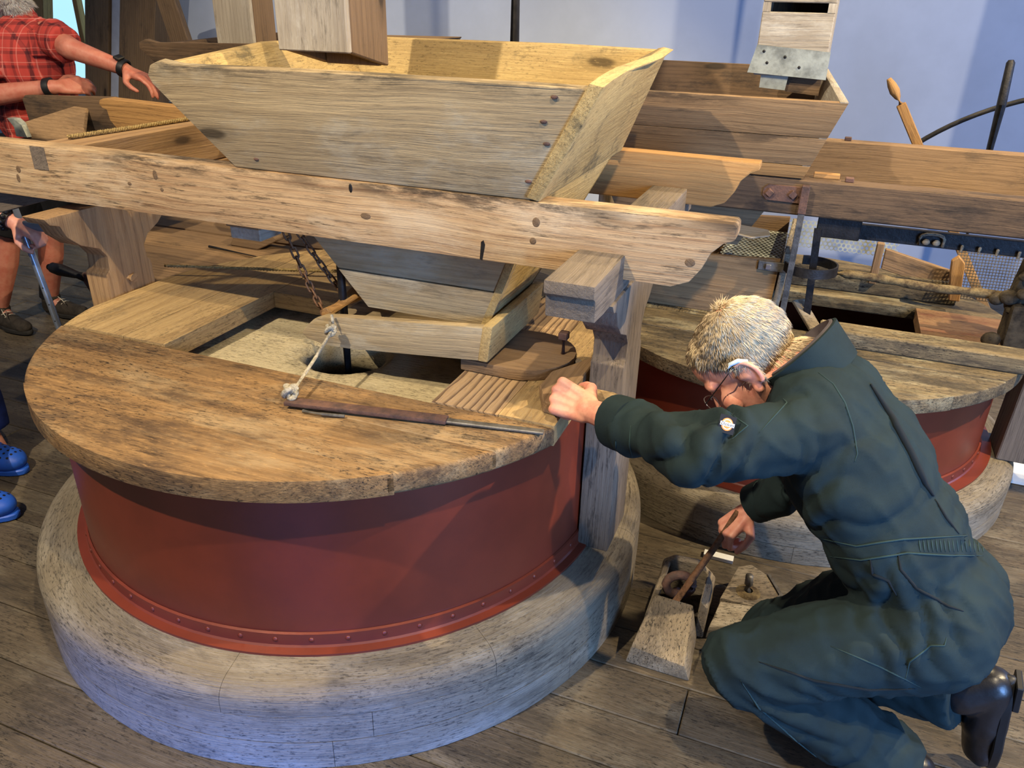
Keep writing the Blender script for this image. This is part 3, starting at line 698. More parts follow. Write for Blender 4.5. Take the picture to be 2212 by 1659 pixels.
def grid_sheet(name, o, u, v, nu, nv, p, mat):
    m = MB(); o = V(o); u = V(u).normalized(); v = V(v).normalized()
    for i in range(nu + 1): m.bar(o + u * p * i, o + u * p * i + v * p * nv, .0022, .0022)
    for j in range(nv + 1): m.bar(o + v * p * j + V((0, -.002, 0)), o + v * p * j + u * p * nu + V((0, -.002, 0)), .0022, .0022)
    ob = m.build(name, mat, None, (1, 0, 0)); ob['kind'] = 'stuff'; return ob
tag(grid_sheet('woven_wire_screen', (1.70, 1.40, .60), (1, .1, 0), (0, .2, 1), 28, 17, .0105, 'iron_grey'), 'grey woven wire screen at the right behind the lever rod', 'wire screen')
tag(MB().prism([(1.70, 1.36, .60), (1.735, 1.36, .60), (1.72, 1.36, .74), (1.695, 1.36, .765), (1.675, 1.36, .745), (1.68, 1.36, .70)], (0, .03, 0)).build('wooden_cleat', 'orange_wood', None, (0, 0, 1), bevel=.003), 'brown wooden cleat hung in front of the wire screen', 'cleat')
tag(MB().box((1.425, 1.44, .60), (1.452, 1.47, .76)).build('small_upright', 'brown_wood', None, (0, 0, 1), bevel=.003), 'small upright wooden stick behind the lever rod', 'stick')
tag(MB().prism([(1.46, 1.47, .735), (1.70, 1.47, .68), (1.70, 1.47, .60), (1.46, 1.47, .655)], (0, .02, 0)).build('sloping_board', 'brown_wood', None, (1, 0, -.2), bevel=.003), 'short sloping board between the stick and the cleat', 'board')
tag(MB().box((1.10, 1.455, .553), (1.74, 1.475, .640)).build('back_curb_board', 'lid_far_wood', None, (1, 0, 0), bevel=.003), 'low pale board at the back of the right-hand lid', 'board')

# ------------------------------------------------------------------ third set of stones (left, far side)
C3 = (-1.17, 1.16)
stone_curb(C3, .79, .165, 'millstone_curb', 'low wooden curb of the far left millstones', .55)
casing(C3, .690, .165, .505, .735, 'millstone_casing', 'red drum of the far left millstones mostly hidden by the near lid')
lid3 = thing('casing_lid', 'brown shaded plank lid of the far left millstones with black slot', 'lid', (C3[0], C3[1], .505))
def L3(rect, mat, grain): lid_plank(lid3, C3, .75, .505, .552, rect, mat, grain)
for a, b in ((.40, .62), (.62, .84), (.84, 1.06), (1.06, 1.28)): L3((-1.95, -.40, a, b), 'brown_wood', (1, 0, 0))
for a, b in ((1.42, 1.66), (1.66, 1.93)): L3((-1.95, -.40, a, b), 'brown_wood', (1, 0, 0))
L3((-1.95, -1.80, 1.28, 1.42), 'brown_wood', (0, 1, 0)); L3((-1.42, -.40, 1.28, 1.42), 'brown_wood', (0, 1, 0))
tag(MB().prism([(-1.20, .93, .553), (-1.05, .93, .553), (-.95, .95, .60), (-1.0, .96, .625), (-1.18, .95, .61)], (0, .10, 0)).build('wood_offcut', 'chute_brown_wood', None, (1, 0, 0), bevel=.004, wob=.004), 'brown wood offcut lying on the far left lid', 'wood offcut')
tag(MB().tube([(-1.25, .86, .560), (-.75, .80, .560)], .006, 8).build('iron_poker', 'iron_dark', None, (1, 0, 0), smooth=True), 'thin dark iron poker lying on the far left lid', 'iron rod')
fr3 = thing('hopper_frame', 'timber frame of the far left hopper with rounded rail ends', 'timber frame', (-1.2, 1.0, .17))
MB().box((-1.55, .96, .99), (-.45, 1.03, 1.125)).build('front_rail', 'brown_wood', fr3, (1, 0, 0), bevel=.004)
MB().box((-1.9, 1.75, .99), (-.45, 1.82, 1.13)).build('rear_rail', 'brown_wood', fr3, (1, 0, 0), bevel=.004)
MB().box((-1.95, 1.0, .165), (-1.86, 1.16, .99)).build('post', 'post_wood', fr3, (0, 0, 1), bevel=.004)
h3 = thing('grain_hopper', 'dark-rimmed hopper behind the big near hopper at left', 'hopper', (-.95, 1.3, 1.1))
f3 = [(-1.26, .95, 1.13), (-.62, .95, 1.15), (-.42, .86, 1.40), (-1.36, .86, 1.374), (-1.415, .86, 1.385), (-1.45, .86, 1.372), (-1.452, .86, 1.35)]
slab(f3, (0, .03, 0), 'front_board', 'dark_beam_wood', h3, (1, 0, 0))
slab([(-1.25, .96, 1.13), (-1.25, 1.60, 1.13), (-1.52, 1.70, 1.385), (-1.40, .88, 1.365)], (.03, 0, 0), 'side_board', 'dark_beam_wood', h3, (0, 1, 0))
slab([(-.62, .96, 1.15), (-.62, 1.60, 1.15), (-.43, 1.70, 1.40), (-.43, .88, 1.395)], (-.03, 0, 0), 'side_board', 'dark_beam_wood', h3, (0, 1, 0))
slab([(-1.25, 1.60, 1.13), (-.62, 1.60, 1.15), (-.43, 1.70, 1.402), (-1.53, 1.70, 1.385)], (0, .03, 0), 'back_board', 'brown_wood', h3, (1, 0, 0))
tr = thing('wooden_trough', 'dark wooden trough in front of the man in the plaid shirt', 'trough', (-1.7, .6, 1.0))
slab([(-1.895, .65, 1.02), (-1.44, .65, 1.06), (-1.42, .65, 1.185), (-1.89, .65, 1.165), (-1.91, .65, 1.150)], (0, .03, 0), 'back_board', 'dark_beam_wood', tr, (1, 0, 0))
cupp = [(-1.828, 1.098), (-1.79, 1.098), (-1.755, 1.075), (-1.74, 1.03), (-1.80, 1.03), (-1.80, 1.065)]
slab([(x, .50, z) for x, z in cupp], (0, .03, 0), 'front_lip', 'tin_grey', tr, (1, 0, 0), bevel=.002)
slab([(-1.78, .52, 1.08), (-1.62, .64, 1.14), (-1.56, .64, 1.135), (-1.50, .54, 1.03), (-1.74, .52, 1.02)], (0, .018, 0), 'side_board', 'brown_wood', tr, (1, 0, 0), bevel=.002)
slab([(-1.80, .50, 1.02), (-1.45, .50, 1.035), (-1.45, .66, 1.045), (-1.80, .66, 1.03)], (0, 0, -.02), 'bottom_board', 'dark_beam_wood', tr, (1, 0, 0), bevel=.002)
# brace under the near rail, at left
MB().prism([(-.875, -.12, 1.011), (-1.24, -.12, 1.011), (-1.24, -.12, .912), (-1.13, -.12, .938)], (0, .03, 0)).build('brace', 'grey_post_wood', fr, (1, 0, .2), bevel=.002)
# crank handle
ck = thing('crank_handle', 'dark worn wooden crank handle beside the left post', 'handle', (-1.5, .35, .55))
pp = [V((-1.60, .35, .566)), V((-1.58, .35, .566)), V((-1.54, .35, .562)), V((-1.49, .35, .557)), V((-1.45, .35, .553)), V((-1.42, .35, .550))]
MB().tube(pp, [.012, .021, .024, .019, .014, .017], 14).build('grip', 'iron_dark', ck, (1, 0, 0), smooth='all')
MB().bar((-1.425, .35, .565), (-1.38, .37, .44), .03, .014, (0, 1, 0)).build('crank_arm', 'iron_rust', ck, (0, 0, 1), bevel=.003)
# ropes
def rope(name, label, pts, r, mat):
    P = []; n = 70
    for i in range(n + 1):
        t = i / n * (len(pts) - 1); k = min(int(t), len(pts) - 2); P.append(V(pts[k]).lerp(V(pts[k + 1]), t - k))
    root = thing(name, label, 'rope', pts[0]); d, a, b = basis(P[-1] - P[0])
    L = (P[-1] - P[0]).length; tw = L / .028
    for s in range(3):
        Q = []
        for i, p in enumerate(P):
            for sub in (0,):
                t = 2 * PI * (i / n * tw + s / 3); Q.append(p + (a * math.cos(t) + b * math.sin(t)) * r * .55)
        MB().tube(Q, r * .62, 6).build('strand', mat, root, d, smooth='all')
rope('sack_rope', 'thick twisted rope lying on the left cross beam', [(-.885, -.03, 1.168), (-.872, .2, 1.167), (-.858, .46, 1.168)], .007, 'rope_yellow')
rope('lid_rope', 'taut yellow rope running low across the back of the near lid', [(-.80, .16, .735), (-.45, .29, .732), (-.12, .40, .735)], .0055, 'rope_yellow')

# ------------------------------------------------------------------ chutes
def chute(name, label, x0, x1, y0, y1, zf, zbk, top, mf, ms, th=.02):
    r = thing(name, label, 'grain chute', ((x0 + x1) / 2, (y0 + y1) / 2, zf))
    MB().box((x0, y0, zf), (x1, y0 + th, top)).build('front_board', mf, r, (0, 0, 1), bevel=.003)
    MB().hexa([(x1 - th, y0 + th, zf), (x1, y0 + th, zf), (x1, y1, zbk), (x1 - th, y1, zbk), (x1 - th, y0 + th, top), (x1, y0 + th, top), (x1, y1, top), (x1 - th, y1, top)]).build('side_board', ms, r, (0, 0, 1), bevel=.003)
    MB().hexa([(x0, y0 + th, zf), (x0 + th, y0 + th, zf), (x0 + th, y1, zbk), (x0, y1, zbk), (x0, y0 + th, top), (x0 + th, y0 + th, top), (x0 + th, y1, top), (x0, y1, top)]).build('side_board', ms, r, (0, 0, 1), bevel=.003)
    MB().box((x0 + th, y1 - th, zbk), (x1 - th, y1, top)).build('back_board', ms, r, (0, 0, 1), bevel=.003)
    return r
chute('grain_chute', 'pale square wooden chute hanging into the big near hopper', -.172, .036, .05, .25, 1.428, 1.388, 2.6, 'chute_wood', 'chute_brown_wood')
chute('grain_chute', 'grey wooden chute over the far left hopper', -1.35, -1.158, 1.2, 1.36, 1.355, 1.35, 2.8, 'chute_wood', 'chute_brown_wood')
cr = thing('grain_chute', 'wooden chute with a tin lip and a slot over the right-hand hopper', 'grain chute', (1.02, 1.3, 1.3))
MB().box((.905, 1.20, 1.345), (1.132, 1.22, 1.540)).build('front_board', 'chute_wood', cr, (1, 0, 0), bevel=.003)
MB().box((.905, 1.20, 1.568), (1.132, 1.22, 2.9)).build('front_board', 'chute_wood', cr, (1, 0, 0), bevel=.003)
MB().box((.905, 1.20, 1.540), (.930, 1.22, 1.568)).build('slot_cheek', 'chute_wood', cr, (0, 0, 1))
MB().box((1.108, 1.20, 1.540), (1.132, 1.22, 1.568)).build('slot_cheek', 'chute_wood', cr, (0, 0, 1))
for x in (.905, 1.118): MB().box((x, 1.221, 1.345), (x + .016, 1.42, 2.9)).build('side_board', 'chute_wood', cr, (0, 0, 1), bevel=.003)
MB().box((.92, 1.405, 1.30), (1.118, 1.42, 2.9)).build('back_board', 'dark_beam_wood', cr, (0, 0, 1))
MB().prism([(.885, 1.197, 1.352), (1.140, 1.197, 1.340), (1.140, 1.197, 1.425), (.905, 1.197, 1.440)], (0, -.004, 0)).build('tin_lip', 'tin_grey', cr, (1, 0, 0))
for x, z in ((.93, 1.42), (1.0, 1.405), (.945, 1.385), (1.05, 1.375)): MB().ell((x, 1.192, z), (.005, .002, .005), n=8, m=6).build('tack', 'iron_dark', cr, (1, 0, 0), smooth='all')
MB().prism([(.93, 1.21, 1.305), (1.015, 1.21, 1.30), (1.02, 1.21, 1.35), (.93, 1.21, 1.35)], (0, .006, 0)).build('lower_flap', 'tin_grey', cr, (1, 0, 0))
MB().prism([(1.015, 1.225, 1.295), (1.125, 1.225, 1.287), (1.125, 1.225, 1.36), (1.015, 1.225, 1.36)], (0, .02, 0)).build('lower_board', 'dark_beam_wood', cr, (1, 0, 0))
tag(MB().tube([(.03, 1.2, 1.20), (.03, 1.2, 3.0)], .0205, 14).build('iron_pole', 'iron_dark', None, (0, 0, 1), smooth=True), 'vertical black iron pole behind the near hopper', 'iron pole')

# ------------------------------------------------------------------ things by the back wall
tl = thing('wood_lever', 'yellow-brown wooden lever with turned handle leaning behind the right-hand rail', 'lever', (1.55, 2.2, 1.0))
MB().bar((2.19, 2.2, .012), (1.445, 2.2, 1.185), .040, .024, (0, 1, 0)).build('shaft', 'orange_wood', tl, (-.5, 0, .8), bevel=.004)
a0 = V((1.445, 2.2, 1.185)); a1 = V((1.375, 2.2, 1.285))
MB().tube([a0.lerp(a1, t) for t in (0, .25, .5, .75, .93, 1)], [.011, .012, .021, .018, .012, .009], 12).build('handle', 'orange_wood', tl, a1 - a0, smooth='all')
tag(MB().tube([(1.855, 2.27, .002), (1.837, 2.27, 1.2), (1.828, 2.27, 1.365), (1.827, 2.27, 1.376)], [.021, .019, .017, .010], 12).build('dark_staff', 'iron_dark', None, (0, 0, 1), smooth=True), 'dark upright staff against the wall at right', 'staff')
hp_ = [V((2.36 + 1.08 * math.cos(t), 2.4, .42 + .86 * math.sin(t))) for t in [math.radians(60 + 3 * i) for i in range(0, 33)]]
tag(MB().tube(hp_, .011, 8).build('hoop_band', 'iron_dark', None, (1, 0, 0), smooth='all'), 'thin dark hoop curving in front of the back wall at right', 'hoop')
# left doorway timbers
def tim(name, label, x0, x1, y0, y1, mat, cat, z1=3.0):
    k = .28; f = lambda x, z: x + k * (z - 1.48)          # the tower wall leans inwards
    tag(MB().hexa([(f(x0, 0), y0, 0), (f(x1, 0), y0, 0), (f(x1, 0), y1, 0), (f(x0, 0), y1, 0), (f(x0, z1), y0, z1), (f(x1, z1), y0, z1), (f(x1, z1), y1, z1), (f(x0, z1), y1, z1)]).build(name, mat, None, (k, 0, 1), bevel=.006), label, cat)
tim('timber_post', 'brown upright timber beside the bright window', -4.267, -4.02, 3.2, 3.34, 'brown_wood', 'timber post')
tim('timber_post', 'dark worn upright timber right of the white-painted board', -3.87, -3.53, 3.15, 3.34, 'brown_wood', 'timber post')
tim('timber_post', 'thin orange-brown upright timber left of the bright window', -4.83, -4.70, 3.2, 3.3, 'orange_wood', 'timber post')
tim('white_board', 'narrow white-painted upright board between two timbers', -4.02, -3.87, 3.22, 3.30, 'white_paint', 'board')
tag(MB().bar((-3.16, 2.85, 1.60), (-2.85, 2.85, .45), .155, .05, (0, 1, 0)).build('leaning_strut', 'brown_wood', None, (.2, 0, -1), bevel=.006), 'leaning wooden strut behind the grey left chute', 'strut')
win = struct(MB().box((-5.8, 3.62, .75), (-4.06, 3.66, 3.0)).build('window_1', 'window_light'))
struct(MB().box((-5.8, 3.6, 0), (-4.06, 3.8, .75)).build('wall_window_sill', 'wall_plaster'))
struct(MB().box((-5.8, 3.6, 3.0), (-4.06, 3.8, 4.6)).build('wall_window_head', 'wall_plaster'))
for x in (-4.80,): MB().box((x, 3.56, .75), (x + .05, 3.62, 3.0)).build('window_bar', 'orange_wood' if x < -4.6 else 'white_paint', win, (0, 0, 1), bevel=.004)
t = MATS['window_light'].node_tree.nodes['Principled BSDF']; t.inputs['Emission Color'].default_value = (.42, .78, 1, 1); t.inputs['Emission Strength'].default_value = .9

# ------------------------------------------------------------------ the two tentering boxes on the floor
w1 = thing('lifting_box', 'wedge-shaped wooden box on the floor with an iron eye and lever', 'wooden box', (1.02, -.07, 0))
MB().hexa([(.935, -.225, .001), (1.105, -.225, .001), (1.095, -.05, .001), (.945, -.05, .001), (.945, -.215, .050), (1.088, -.228, .050), (1.075, -.060, .108), (.968, -.055, .108)]).build('sloping_block', 'weight_wood', w1, (0, 1, 0), bevel=.006, seg=2, smooth=True, wob=.002)
MB().prism([(.945, -.05, .001), (.965, -.05, .001), (.985, -.05, .125), (.965, -.05, .12)], (.0, .13, 0)).build('cheek', 'weight_wood', w1, (0, 1, 0), bevel=.004)
MB().prism([(1.085, -.06, .001), (1.112, -.06, .001), (1.112, -.06, .110), (1.09, -.06, .13)], (0, .14, 0)).build('cheek', 'weight_wood', w1, (0, 1, 0), bevel=.004)
MB().prism([(.955, .08, .001), (1.105, .08, .001), (1.105, .08, .10), (1.06, .08, .14), (.99, .08, .135), (.96, .08, .11)], (0, .022, 0)).build('end_board', 'weight_wood', w1, (1, 0, 0), bevel=.004)
MB().box((.965, -.05, .001), (1.088, .08, .03)).build('well_floor', 'gunk', w1, (1, 0, 0))
ey = V((1.025, -.015, .125))
MB().tube([ey + V((.034 * math.cos(t), .012 * math.cos(t), .034 * math.sin(t))) for t in [2 * PI * i / 24 for i in range(24)]], .0125, 10, True).build('iron_eye', 'iron_rust', w1, (0, 0, 1), smooth='all')
MB().tube([(1.02, -.005, .03), (1.02, -.008, .10)], .012, 10).build('eye_bolt', 'iron_rust', w1, (0, 0, 1), smooth='all')
lv = thing('lever_bar', 'rusty iron lever bar held in the kneeling man\'s right hand', 'lever', (1.02, -.05, .1))
LA = V((1.022, -.058, .090)); LB = V((1.130, .075, .300))
MB().tube([LA, LA.lerp(LB, .3), LA.lerp(LB, .7), LB + V((.01, .02, .03))], [.011, .010, .009, .008], 12).build('shaft', 'chain_rust', lv, LB - LA, smooth=True)
w2 = thing('lifting_box', 'eight-sided wooden block with an iron bolt on the floor beside the man\'s knee', 'wooden box', (1.2, .08, 0))
MB().hexa([(1.118, -.055, .001), (1.262, .02, .001), (1.255, .05, .001), (1.13, .05, .001), (1.122, -.058, .045), (1.258, .018, .045), (1.252, .04, .078), (1.138, .02, .078)]).build('front_step', 'weight_wood', w2, (1, .3, 0), bevel=.004, seg=2, smooth=True)
MB().prism([(1.135, .03, .001), (1.262, .035, .001), (1.292, .11, .001), (1.245, .185, .001), (1.20, .215, .001), (1.165, .19, .001)], (0, 0, .079)).build('block', 'weight_wood', w2, (1, .3, 0), bevel=.004, seg=2, smooth=True)
MB().prism([(1.265, .035, .001), (1.298, .105, .001), (1.255, .185, .001), (1.248, .182, .001), (1.287, .105, .001), (1.256, .035, .001)], (0, 0, .083)).build('iron_edge', 'iron_grey', w2, (0, 1, 0))
MB().tube([(1.202, .09, .079), (1.202, .09, .105), (1.200, .088, .135)], [.014, .012, .011], 10).build('bolt', 'iron_grey', w2, (0, 0, 1), smooth='all', wob=.001)
MB().lathe([(.035, 0), (.028, .006), (.012, .008)], 18, (1.205, .085, .079)).build('washer', 'dusty_iron', w2, (0, 0, 1), smooth='all')
tag(MB().box((1.055, .298, .0005), (1.145, .325, .012)).build('paper_slip', 'white_paper', None, (1, 0, 0)), 'white strip lying on the floor by the man\'s right hand', 'paper strip')
tag(MB().box((2.03, 1.18, .001), (2.3, 1.42, .012)).build('paper_sheet', 'white_paper', None, (1, 0, 0)), 'white sheet lying on the floor at the right edge', 'paper sheet')

# ------------------------------------------------------------------ people
from mathutils.bvhtree import BVHTree
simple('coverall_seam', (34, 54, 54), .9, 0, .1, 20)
simple('coverall_fold_shade', (14, 20, 22), .95, 0, .1, 20)  # near-black cloth: shade inside pleats and folds put into the colour
def blob(mb, voxel, sm=6, fac=.5):
    me = bpy.data.meshes.new('tmp'); me.from_pydata([tuple(x) for x in mb.v], [], mb.f)
    bm = bmesh.new(); bm.from_mesh(me); bmesh.ops.recalc_face_normals(bm, faces=bm.faces); bm.to_mesh(me); bm.free()
    o = bpy.data.objects.new('tmp', me); COL.objects.link(o)
    r = o.modifiers.new('r', 'REMESH'); r.mode = 'VOXEL'; r.voxel_size = voxel
    s = o.modifiers.new('s', 'SMOOTH'); s.iterations = sm; s.factor = fac
    dg = bpy.context.evaluated_depsgraph_get()
    out = bpy.data.meshes.new_from_object(o.evaluated_get(dg))
    bpy.data.objects.remove(o); bpy.data.meshes.remove(me)
    return out
def frame(d, ref):
    d = V(d).normalized(); r = V(ref); r = (r - d * r.dot(d)).normalized(); return d, r, d.cross(r)
def hand(mb, wrist, f, n, curls, right, k=1.0, thumb=(.6, .5, .35), spread=.0):
    """wrist point, f along the hand, n palm normal (fingers curl towards n)"""
    f, n, _ = frame(f, n); s = f.cross(n) * (1 if right else -1)     # s: towards the thumb
    w = V(wrist)
    mb.cap(w - f * .03 * k, .026 * k, w + f * .012 * k, .025 * k, 10)
    offs = (.030, .010, -.010, -.029); lens = ((.042, .026, .021), (.046, .029, .022), (.043, .027, .021), (.034, .021, .019)); rad = (.0098, .010, .0096, .0086)
    base = (.088, .092, .087, .078)
    for i in range(4):
        b = w + (f * base[i] + s * offs[i]) * k
        mb.cap(w + (f * .012 + s * offs[i] * .55) * k, .0155 * k, b, .0118 * k, 10)
        mb.cap(w + (f * .02 + s * offs[i] * .6 + n * .008) * k, .014 * k, b + n * .003 * k, .011 * k, 10)
        d = f.copy(); nn = n.copy(); p = b; a = curls[i] if isinstance(curls[i], (tuple, list)) else (curls[i],) * 3
        for j in range(3):
            q = Quaternion(f.cross(n).normalized(), a[j]); d = q @ d
            e = p + d * lens[i][j] * k; mb.cap(p, rad[i] * (1 - .06 * j) * k, e, rad[i] * (.94 - .07 * j) * k, 10); p = e
    t0 = w + (f * .022 + s * .024 + n * .010) * k
    d1 = (f * .55 + s * .75 + n * thumb[0]).normalized(); e1 = t0 + d1 * .042 * k
    d2 = (f * .85 + s * .15 + n * thumb[1]).normalized(); e2 = e1 + d2 * .032 * k
    d3 = (f * .9 - s * .15 + n * thumb[2]).normalized(); e3 = e2 + d3 * .026 * k
    mb.cap(t0, .0165 * k, e1, .0125 * k, 10); mb.cap(e1, .0118 * k, e2, .0108 * k, 10); mb.cap(e2, .0112 * k, e3, .009 * k, 10)
def head(mb, c, fd, ud, k=1.0):
    fd, ud, _ = frame(fd, ud); l = ud.cross(fd)     # l: the head's left
    c = V(c); R = Matrix((l, fd, ud)).transposed()
    P = lambda a, b, h: c + (l * a + fd * b + ud * h) * k
    E = lambda p, r: mb.ell(P(*p), [x * k for x in r], R)
    E((0, -.015, .03), (.076, .100, .086)); E((0, .02, .045), (.066, .075, .062))
    E((0, .030, -.035), (.060, .062, .088)); E((0, .060, -.105), (.027, .026, .022))
    for sgn in (-1, 1):
        mb.cap(P(sgn * .056, -.002, -.045), .020 * k, P(sgn * .022, .056, -.100), .019 * k)
        mb.cap(P(sgn * .012, .088, .020), .012 * k, P(sgn * .045, .072, .018), .012 * k)
        E((sgn * .040, .062, -.030), (.026, .026, .028))
        E((sgn * .011, .094, -.038), (.009, .011, .008))
        # ear: shell, rim and lobe
        er = R @ Matrix.Rotation(sgn * .35, 3, 'Z')
        mb.ell(P(sgn * .080, -.012, -.012), (.007 * k, .020 * k, .031 * k), er)
        rim = [P(sgn * (.088 + .004 * math.sin(t)), -.014 - .021 * math.sin(t), -.010 + .030 * math.cos(t)) for t in [(-.5 + i * .36) for i in range(10)]]
        mb.tube(rim, .0055 * k, 8); E((sgn * .081, -.004, -.042), (.007, .009, .011))
        mb.cap(P(sgn * .072, .0, -.005), .012 * k, P(sgn * .08, -.012, -.012), .010 * k)
    mb.cap(P(0, .090, .012), .010 * k, P(0, .116, -.036), .0125 * k); mb.cap(P(0, .1, -.02), .014 * k, P(0, .09, -.04), .014 * k)
    E((0, .088, -.064), (.024, .010, .006)); E((0, .087, -.074), (.022, .010, .007))
    return c, l, fd, ud
def hair(me, H, parent, mat, rule, length, n, name, cmb=.5, seed=3):
    c, l, fd, ud = H; rnd = random.Random(seed); cand = []
    for v in me.vertices:
        d = v.co - c
        if d.length > .16: continue
        a, b, h = d.dot(l), d.dot(fd), d.dot(ud)
        if rule(a, b, h): cand.append((v.co.copy(), v.normal.copy(), a, b, h))
    vs = []; fs = []
    for _ in range(n):
        p, nn, a, b, h = rnd.choice(cand)
        p = p + V((rnd.uniform(-1, 1), rnd.uniform(-1, 1), rnd.uniform(-1, 1))) * .003
        # hair lies away from the crown, forward at the front and down at the sides
        crown = c - fd * .045 + ud * .10
        out = (p - crown); out -= nn * out.dot(nn)
        out = out.normalized() if out.length > .01 else V((rnd.uniform(-1, 1), rnd.uniform(-1, 1), rnd.uniform(-1, 1))).normalized()
        L = length * rnd.uniform(.6, 1.15)
        d = (nn * (1 - cmb) + out * cmb + V((rnd.uniform(-1, 1), rnd.uniform(-1, 1), rnd.uniform(-1, 1))) * .08).normalized()
        mid = p + d * L * .5; end = mid + (d * .6 + out * .5 - nn * .12).normalized() * L * .5
        w = rnd.uniform(.0005, .0010); _, s1, s2 = basis(d); o = len(vs)
        for q, ww in ((p - nn * .002, w), (mid, w * .85)):
            for k in range(3): t = 2 * PI * k / 3; vs.append(q + (s1 * math.cos(t) + s2 * math.sin(t)) * ww)
        vs.append(end)
        for k in range(3): fs.append((o + k, o + (k + 1) % 3, o + 3 + (k + 1) % 3, o + 3 + k)); fs.append((o + 3 + k, o + 3 + (k + 1) % 3, o + 6))
    hm = bpy.data.meshes.new(name); hm.from_pydata([tuple(x) for x in vs], [], fs)
    ob = finish(hm, name, mat, parent, (1, 0, 0), smooth='all'); ob['kind'] = 'stuff'
    return ob
def folds(me, amp, regions, seed=0.0, axis=(0, 0, 1)):
    """soft cloth folds: broad noise plus ring folds near joints. regions: (centre, axis, radius, wavelength, amplitude)"""
    new = []; ax0, ax1, ax2 = basis(axis)
    for v in me.vertices:
        p = v.co; q = p + noise.noise_vector(p * 6 + V((seed, 0, 0))) * .04
        u = V((q.dot(ax0) * 3.2, q.dot(ax1) * 11, q.dot(ax2) * 11))
        a = (1 - abs(noise.noise(u + V((seed, 3, 1))))) ** 4
        b = (1 - abs(noise.noise(u * 1.9 + V((7, seed, 2))))) ** 5
        d = amp * (a - .35) * 1.1 + amp * .6 * (b - .25)
        for (c, ax, rad, wl, am) in regions:
            r = (p - c).length
            if r < rad:
                k = (1 - (r / rad) ** 2) ** 2
                ph = (p - c).dot(ax) / wl + .8 * noise.noise(p * 11 + V((0, seed, 0)))
                d += am * k * (1 - 2 * abs(math.sin(PI * ph))) if False else am * k * (abs(math.cos(PI * ph)) - .5)
        new.append(p + v.normal * d)
    for v, p in zip(me.vertices, new): v.co = p
    me.update()

# ---- kneeling man
neck = V((1.205, -.18, .915)); hd = V((1.113, -.181, .887))
fdir = V((-.525, .02, -.85)); udir = V((-.80, .06, .57))
shL = V((1.252, -.340, .828)); elL = V((1.065, -.460, .805)); wrL = V((.826, -.302, .758))
shR = V((1.21, -.02, .815)); elR = V((1.315, .055, .50)); wrR = V((1.172, .115, .350))
hipC = V((1.555, -.30, .48)); hipL = V((1.540, -.39, .468)); hipR = V((1.575, -.21, .46))
knL = V((1.215, -.452, .325)); anL = V((1.580, -.380, .10)); knR = V((1.285, -.10, .115)); anR = V((1.655, -.235, .215))
bd = MB()
H = head(bd, hd, fdir, udir, 1.06)
bd.cap(hd - fdir.normalized() * .03 - udir.normalized() * .045, .056, neck + V((.045, -.01, -.02)), .064)
spine = (neck - hipC).normalized(); left = V((-.12, -1, 0)).normalized(); left = (left - spine * left.dot(spine)).normalized(); fro = left.cross(spine)
RT = Matrix((left, spine, fro)).transposed()
bd.ell(hipC.lerp(neck, .30), (.13, .22, .10), RT); bd.ell(hipC.lerp(neck, .70), (.14, .20, .10), RT); bd.cap(shL, .05, shR, .05)
for a, b, r0, r1 in ((shL, elL, .045, .036), (elL, wrL, .037, .026), (shR, elR, .045, .036), (elR, wrR, .036, .026), (hipL, knL, .075, .05), (knL, anL, .05, .036), (hipR, knR, .075, .05), (knR, anR, .05, .036)):
    bd.cap(a, r0, b, r1)
bd.cap(elL.lerp(wrL, .35), .040, wrL + (wrL - elL).normalized() * .01, .0265)
hfL = V((-.93, .22, .12)); hnL = V((-.10, .80, -.60))
hand(bd, wrL + (wrL - elL).normalized() * .012, hfL, hnL, [(1.25, 1.5, .9)] * 3 + [(1.3, 1.5, .9)], False, 1.08, (.9, 1.0, .9))
hfR = V((-.55, -.30, -.78)); hnR = V((-.75, .10, .35))
hand(bd, wrR + V((-.008, -.008, -.018)), V((-.50, -.42, -.55)), V((-.35, -.35, .60)) * -1, [(1.0, 1.3, .8)] * 4, True, .95, (.35, .1, .1))
body = blob(bd, .0036, 5, .5)
man = finish(body, 'person', 'skin', None, (1, 0, 0), smooth='all')
tag(man, 'kneeling grey-haired man in dark green coveralls working a lever by the near drum', 'person')
# coveralls
cv = MB()
cv.ell(hipC + fro * .0, (.178, .14, .13), RT, 24, 14); cv.ell(hipC.lerp(neck, .28), (.172, .18, .128), RT, 24, 14)
cv.ell(hipC.lerp(neck, .55), (.185, .20, .135), RT, 24, 14); cv.ell(hipC.lerp(neck, .76), (.180, .135, .115), RT, 24, 14)
cv.cap(shL + V((.02, .02, -.005)), .072, shR + V((.02, -.02, -.0)), .078); cv.cap(neck.lerp(hipC, .10) + V((.01, 0, -.0)), .062, neck.lerp(hipC, .3), .12)
cv.cap(shL, .072, elL, .062); cv.cap(elL, .063, elL.lerp(wrL, .3), .060)
cv.tube([elL, elL.lerp(wrL, .5), elL.lerp(wrL, .78)], [.060, .057, .050], 18)
cv.cap(shR, .076, elR, .064); cv.tube([elR, elR.lerp(wrR, .5), elR.lerp(wrR, .93)], [.062, .057, .050], 18)
cv.cap(hipL + V((.015, 0, .0)), .102, hipL.lerp(knL, .55), .094); cv.cap(hipL.lerp(knL, .5), .096, knL, .080)
cv.cap(knL, .082, knL.lerp(anL, .4), .078); cv.tube([knL, knL.lerp(anL, .5), knL.lerp(anL, .98)], [.078, .078, .072], 20)
cv.cap(hipR + V((.02, 0, 0)), .112, hipR.lerp(knR, .55), .10); cv.cap(hipR.lerp(knR, .5), .10, knR, .082)
cv.tube([knR, knR.lerp(anR, .5), knR.lerp(anR, 1.04)], [.080, .080, .082], 20)
